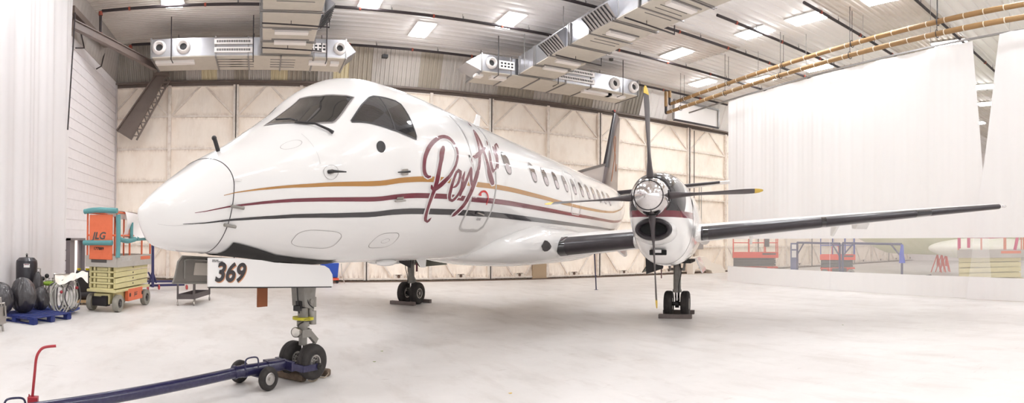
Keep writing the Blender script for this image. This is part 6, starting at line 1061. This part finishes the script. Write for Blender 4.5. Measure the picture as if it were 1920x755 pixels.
nozzle(R, (X(299), YF - .04, 8.06), fz_, .22); nozzle(R, (X(344), YF - .04, 8.06), fz_, .22); nozzle(R, (X(637), YF - .04, 8.06), fz_, .2)
grille(R, (X(438), YF - .03, 8.20), ux_, up_, X(474) - X(402), .18, 20); grille(R, (X(438), YF - .03, 7.92), ux_, up_, X(474) - X(402), .18, 20); grille(R, (X(596), YF - .03, 8.04), ux_, up_, .62, .3, 4, 2)
for px, w_ in ((325, 1.35), (598, .62), (630, .3)): grille(R, (X(px), YF + .45, ZB - .06), ux_, (0, 1, 0), w_, .3, 12); 
for px in (402 + 15, 440, 520): 
    for k in range(4): mb = W(R); mb.box((X(px) + .2, YF + .35 + .28 * k, ZB - .015), (.85, .03, .02)); part('access_panel_edge', mb, M_FLANGE, R)
mb = W(R); xe_ = X(649); mb.prism([(xe_, YF, ZT), (xe_ + .42, YF + .5, (ZB + ZT) / 2 + .1), (xe_, YF, ZB)], (0, YB - YF - .6, 0)); part('end_cap', mb, M_DUCT, R)
for px in (322, 475, 612): hanger(R, X(px), YF, YB, ZB, ZT)
R2, *_r2 = duct_cross('right galvanised cross duct with round nozzles hanging above the engine', X(903, 130), X(1196, 160), 1)
nozzle(R2, (X(921, 122), YF - .04, 8.06), fz_, .2); nozzle(R2, (X(1152, 160), YF - .04, 8.06), fz_, .22); nozzle(R2, (X(1187, 168), YF - .04, 8.06), fz_, .22)
grille(R2, (X(949, 127), YF - .03, 8.04), ux_, up_, .62, .3, 4, 2)
for z_ in (8.22, 7.94): grille(R2, (X(1078, 143), YF - .03, z_), ux_, up_, 1.75, .18, 20)
for px, w_ in ((905, .3), (942, .62), (1130, 1.35), (1165, .9)): grille(R2, (X(px, 140), YF + .45, ZB - .06), ux_, (0, 1, 0), w_, .3, 12)
mb = W(R2); xe_ = X(903, 130); mb.prism([(xe_, YF, ZT), (xe_ - .42, YF + .5, (ZB + ZT) / 2 + .1), (xe_, YF, ZB)], (0, YB - YF - .6, 0)); part('end_cap', mb, M_DUCT, R2)
for px in (932, 1044, 1165): hanger(R2, X(px, 140), YF, YB, ZB, ZT)
def trunk(lab, x0, x1, y0, wedge):
    R = thing('overhead_duct', lab, 'air duct', ((x0 + x1) / 2, 15, 7.78), group='ventilation ducts'); ZB, ZT = 7.78, 8.42; y1 = 19.2
    mb = W(R); mb.box(((x0 + x1) / 2, (y0 + y1) / 2, (ZB + ZT) / 2 + .01), (x1 - x0, y1 - y0, ZT - ZB)); part('duct_body', mb, M_DUCT, R)
    mb = W(R); mb.box(((x0 + x1) / 2, (y0 + y1) / 2, ZB + .0), (x1 - x0 - .01, y1 - y0 - .01, .03)); part('duct_underside', mb, M_DUCTB, R)
    y = y1 - .05; i = 0
    while y > y0:
        for d in ((0,) if i % 2 == 0 else (0, .09)):
            mb = W(R); mb.box(((x0 + x1) / 2, y - d, ZB - .02), (x1 - x0 + .12, .04, .05)); mb.box((x0 - .03, y - d, (ZB + ZT) / 2), (.05, .04, ZT - ZB)); mb.box((x1 + .03, y - d, (ZB + ZT) / 2), (.05, .04, ZT - ZB)); part('duct_flange', mb, M_FLANGE, R)
        y -= 1.2; i += 1
    if wedge:
        for ya, yb_ in ((17.0, 15.8), (14.3, 13.0), (11.6, 10.4), (8.8, 7.6)):
            sd_ = x0 if wedge < 0 else x1
            mb = W(R); s_ = -1 if wedge < 0 else 1; mb.prism([(sd_, ya, ZT), (sd_ + s_ * .38, ya - .1, (ZB + ZT) / 2), (sd_, ya, ZB)], (0, yb_ - ya, 0)); sp = part('side_transition', mb, M_DUCT, R)
            for k in range(8): mb = W(R); yy = ya + (yb_ - ya) * (k + .5) / 8; mb.beam((sd_ + s_ * .02, yy, ZB + .01), (sd_ + s_ * .385, yy, (ZB + ZT) / 2 - .02), .02, .02); part('transition_rib', mb, M_LINED, sp)
    for j, y in enumerate((17.9, 17.0, 13.9, 11.2, 8.4)):
        if y < y0 + .3: continue
        grille(R, ((x0 + x1) / 2 + .05, y, ZB - .05), ux_, (0, 1, 0), (x1 - x0) * .62, .24, 14)
        mb = W(R); mb.box(((x0 + x1) / 2 + .05, y - .18, ZB - .03), ((x1 - x0) * .72, .05, .03)); part('register_frame', mb, M_FLANGE, R)
        if j >= 2:
            for k in range(4): mb = W(R); mb.box(((x0 + x1) / 2 + .05, y + .3 + .22 * k, ZB - .02), ((x1 - x0) * .62, .02, .02)); part('access_panel_edge', mb, M_FLANGE, R)
    for y in (18.6, 15.8, 12.8, 9.6):
        for x in (x0 - .08, x1 + .08): mb = W(R); mb.cyl((x, y, ZB), (x, y, CEIL), .012, 6); part('hanger_rod', mb, M_FLANGE, R)
    for y in ((16.4, 12.6) if wedge < 0 else (18.3, 16.2, 13.4)):
        mb = W(R); mb.tube([(x0 - .02, y, ZB - .10), (x1 + .28, y + .0, ZB - .16), (x1 + .28, y, ZB + .1)], .022, 6); mb.cyl(((x0 + x1) / 2, y, ZB - .13), ((x0 + x1) / 2, y, ZB), .01, 6); part('sprinkler_arm', mb, M_PIPEB, R)
    return R
trunk('long flat duct trunk coming toward the camera from the left cross duct', at_z(492, 108, 7.78).x, at_z(583, 100, 7.78).x, 3., 1)
trunk('long flat duct trunk coming toward the camera from the right cross duct', 9.12, 10.6, 3., -1)
# small speaker on the canted wall and smoke heads on the ceiling
p = at_y(720, 108, 21.6); mb = MB(); mb.box((p.x, 21.45, p.z), (.22, .18, .12)); mb.box((p.x, 21.55, p.z + .08), (.06, .2, .05)); solo('wall_floodlight', 'small dark floodlight on the corrugated wall above the cockpit', 'floodlight', mb, M_DARK, bevel=.01)
for x, y, lab in ((1146, 112, 'small smoke detector on the ceiling right of the right trunk duct'),): p = at_z(x, y, CEIL - .05); mb = MB(); mb.cyl((p.x, p.y, CEIL - .08), (p.x, p.y, CEIL), .09); solo('smoke_detector', lab, 'smoke detector', mb, M_DGR, smooth=True)
# ================================================================== BEHIND THE CLEAR CURTAIN BAND
def far(px, py, d): p = at_r(px, py, d); return p
M_PRIMER = mat('green_primer', (196, 198, 160), .5, noise_amt=.6, col2=(222, 220, 206), noise_scale=.7)
c = at_r(1412, 500, 21.5); th_ = atan2(c.x, c.y)
R_, *_ = lift('red scissor lift behind the clear band at the far end of the curtain', (at_r(1374, 500, 26).x, at_r(1374, 500, 26).y, 0), -th_ + .05, L=2.0, Wd=.8, stack=.40, n=4, base=.50, col_stack=M_DGR, col_base=M_REDO, col_rail=M_REDO, col_deck=M_REDO, side=M_DGR, rail_h=.95)
mb = MB(); mb.box((1.5, -.42, 1.6), (.22, .08, .36)); part('control_box', mb, M_DGR, R_, bevel=.01)
R_, *_ = lift('blue railed scissor lift with red deck behind the joint of the curtain panels', (at_r(1538, 500, 27).x, at_r(1538, 500, 27).y, 0), -atan2(c.x, c.y) - .12, L=1.6, Wd=.8, stack=.36, n=4, base=.42, col_stack=M_DGR, col_base=M_REDO, col_rail=M_BLU, col_deck=M_REDO, side=M_DGR, rail_h=.95)
mb = MB(); mb.tube([(.55, -.2, 1.0), (.55, -.2, 1.4), (.7, -.2, 1.55), (.85, -.2, 1.4), (.85, -.2, 1.0)], .03, 8); part('red_arch', mb, M_REDO, R_)
R_, zd, zr, L, Wd = lift('cream scissor lift with pink padded rails behind the clear band at far right', (at_r(1796, 520, 18.6).x, at_r(1796, 520, 18.6).y, 0), -(1850 - 960) / FPX + .433 - .433 - .40, L=2.1, Wd=.8, stack=.66, n=4, base=.45, near=False, rail_h=1.0)
for pts in ([(.05, -.42, zr + .95), (.05, -.42, zr + .1)], [(.35, -.42, zr + .9), (.35, -.42, zr + .12)], [(.05, -.42, zr + .5), (.9, -.44, zr + .46), (1.8, -.42, zr + .5)], [(1.85, -.42, zr + 1.0), (1.88, -.44, zr + .5), (1.8, -.42, zr + .05)], [(1.05, -.42, zr + 1.0), (1.05, -.42, zr + .55)]): pad_tube(R_, pts, .05, M_PINK)
mb = MB(); mb.box((.12, -.35, zr + .75), (.25, .1, .35)); part('control_box', mb, M_DGR, R_, bevel=.01)
# blue door cabinet
d_ = 25.6; p0 = at_r(1482, 505, d_); q = thing('blue_locker', 'tall blue locker with paper notices behind the clear band', 'locker', (p0.x, p0.y, 0)); p1 = at_r(1496, 505, d_); zt_ = at_r(1489, 455, d_).z
M_LCK = mat('slate_blue_paint', (96, 98, 136), .5)
mb = W(q); dd_ = (p1 - p0); dd_.z = 0; nn = Vector((-dd_.y, dd_.x, 0)).normalized(); mb.prism([Vector((p0.x, p0.y, 0)), Vector((p1.x, p1.y, 0)), Vector((p1.x, p1.y, 0)) + nn * .4, Vector((p0.x, p0.y, 0)) + nn * .4], (0, 0, zt_)); part('locker_body', mb, M_LCK, q, bevel=.01)
for zz, hh in ((.95, .3), (1.32, .2)): mb = W(q); a = Vector((p0.x, p0.y, zz)) + dd_ * .18 - nn * .012; mb.prism([a, a + dd_ * .6, a + dd_ * .6 + Vector((0, 0, hh)), a + Vector((0, 0, hh))], nn * .008); part('paper_notice', mb, mat('paper_label', (236, 232, 230), .6), q)
def gantry(lab, pxa, pxb, d1, d2, ytop, yb):
    a = at_r(pxa, ytop, d1); b_ = at_r(pxb, ytop + 2, d2); q = thing('blue_gantry_frame', lab, 'frame', (a.x, a.y, 0), group='blue goal shaped frames')
    for p in (a, b_): 
        mb = W(q); mb.cyl((p.x, p.y, .0), p, .045, 10); part('upright', mb, M_NV2, q)
        mb = W(q); mb.prism([(p.x - .28, p.y, 0), (p.x + .28, p.y, 0), (p.x, p.y, .38)], (0, .05, 0)); part('foot_gusset', mb, M_NV2, q)
    mb = W(q); mb.cyl(a, b_, .045, 10); part('crossbar', mb, M_NV2, q); d = (b_ - a).normalized()
    for p, s_ in ((a, 1), (b_, -1)): mb = W(q); mb.cyl(p + d * s_ * .45, p - Vector((0, 0, .5)), .03, 8); part('corner_brace', mb, M_NV2, q)
gantry('left of two blue goal shaped frames behind the clear band', 1495, 1574.5, 24.5, 22.5, 454.5, 505); gantry('right of two blue goal shaped frames behind the clear band', 1580, 1691, 22.4, 21.5, 455.5, 512)
p = at_r(1691, 457, 21.35); mb = MB()
mb.grid(lambda u, v: p + Vector((cos(2 * pi * v) * (.05 + .07 * u * (1.2 - .5 * u)), sin(2 * pi * v) * (.05 + .07 * u), -.02 - .68 * u)) + Vector((.02 * sin(9 * u), 0, 0)), 20, 16, True, True); solo('blue_cloth', 'bright blue cloth hung on the right upright of the blue frame', 'cloth', mb, mat('bright_blue_cloth', (62, 84, 200), .7, bump=.4), smooth=True)
# primer coated aircraft under repair
c1_ = at_r(1590, 455, 36); c2b = at_r(1990, 450, 22); q = thing('stripped_airliner', 'large pale green primer coated aircraft fuselage behind the divider curtain', 'aircraft', (c2b.x, c2b.y, 0)); ax_ = Vector((c2b.x - c1_.x, c2b.y - c1_.y, 0)); Lh = ax_.length; ax_.normalize(); sx = Vector((-ax_.y, ax_.x, 0))
def fz2(u, v):
    t = -2 + (Lh + 4) * u; r = 1.75 * min(1, (u / .35 + .02)) ** .6; zc = 2.75 + .6 * max(0, 1 - u / .35); a = 2 * pi * v
    return Vector((c1_.x, c1_.y, 0)) + ax_ * t + sx * r * cos(a) + Vector((0, 0, zc + r * sin(a)))
mb = W(q); mb.grid(fz2, 50, 48, True, True); sf = part('fuselage', mb, M_PRIMER, q, smooth=True)
mb = W(q)
def wf(u, v): t = Lh * .62 + Lh * .5 * u; a = 2 * pi * v; return Vector((c1_.x, c1_.y, 0)) + ax_ * t + sx * (-.9 + 1.35 * sin(pi * min(1, u + .08)) ** .6 * cos(a)) + Vector((0, 0, 1.35 + .5 * sin(pi * min(1, u + .08)) ** .6 * sin(a)))
mb.grid(wf, 30, 30, True, True); part('wing_root_fairing', mb, mat('pale_primer', (226, 224, 214), .5, noise_amt=.3, col2=(190, 196, 140)), q, smooth=True)
for i in range(9):
    t = Lh * (.32 + .07 * i); mb = W(q); cp = Vector((c1_.x, c1_.y, 2.95)) + ax_ * t - sx * 1.735; mb.prism([cp + ax_ * .11 * cos(a) + Vector((0, 0, .15 * sin(a))) for a in [j * pi / 6 for j in range(12)]], sx * .03); part('cabin_window', mb, mat('masked_window', (150, 160, 110), .5), q)
for k, (px, d) in enumerate(((1758, 23), (1766, 23.3), (1774, 23.6))):
    a = at_z(px, 500); b0 = at_r(px, 508, d + 8); mb = MB(); b0 = Vector((b0.x, b0.y, 0)); top = Vector((b0.x, b0.y, 1.25))
    for j in range(3): an = j * 2.09; mb.cyl(b0 + Vector((.35 * cos(an), .35 * sin(an), .0)), top - Vector((0, 0, .25)), .03, 8)
    mb.cyl(b0 + Vector((0, 0, .3)), top, .05, 10); solo('red_jack_stand', 'red tripod jack stand under the primer coated fuselage, %s of three' % ('left', 'middle', 'right')[k], 'jack stand', mb, M_REDO, 'red jack stands')
p = at_r(1741, 514, 24.5); p = Vector((p.x, p.y, 0)); q = thing('floor_dolly', 'small dark low dolly on the floor beyond the clear band', 'dolly', tuple(p)); mb = W(q); mb.box((p.x, p.y, .16), (.35, .3, .1)); mb.cyl((p.x - .22, p.y, .2), (p.x + .22, p.y, .2), .05); part('dolly_body', mb, M_DGR, q, bevel=.01)
for dx in (-.12, .12): mb = W(q); mb.cyl((p.x + dx - .02, p.y - .1, .055), (p.x + dx + .02, p.y - .1, .055), .054, 12); part('caster', mb, M_DARK, q)
# litter on the floor: leaves and paper scraps
for i, (x, y, cc, lab) in enumerate(((702, 678, (120, 140, 60), 'tiny green leaf on the floor right of the nose wheels, nearest the camera'), (716, 658, (130, 150, 70), 'tiny green leaf on the floor between the nose wheels and the far gear'), (957, 737, (214, 176, 70), 'small yellow scrap on the floor near the bottom edge'), (1580, 609, (120, 130, 70), 'tiny green leaf on the floor below the wing'))):
    p = at_z(x, y); mb = MB(); mb.prism([p + Vector((.03 * cos(a) * (1 if j % 2 else .5), .018 * sin(a), .001 + .004 * (j % 2))) for j, a in enumerate([k * pi / 4 for k in range(8)])], (0, 0, .001)); solo('floor_scrap', lab, 'scrap', mb, mat('scrap_%d' % i, cc, .8))

# ================================================================== LIGHT
w = bpy.data.worlds.new('world'); SC.world = w; w.use_nodes = True; bg = w.node_tree.nodes['Background']; bg.inputs[0].default_value = (.97, .985, 1., 1); bg.inputs[1].default_value = 1.5
SC.view_settings.view_transform = 'Standard'; SC.view_settings.look = 'None'; SC.view_settings.gamma = 1; SC.view_settings.use_curve_mapping = False
SC.view_settings.exposure = -.04
SC.cycles.max_bounces = 10; SC.cycles.diffuse_bounces = 8; SC.cycles.transparent_max_bounces = 16; SC.cycles.sample_clamp_indirect = 6
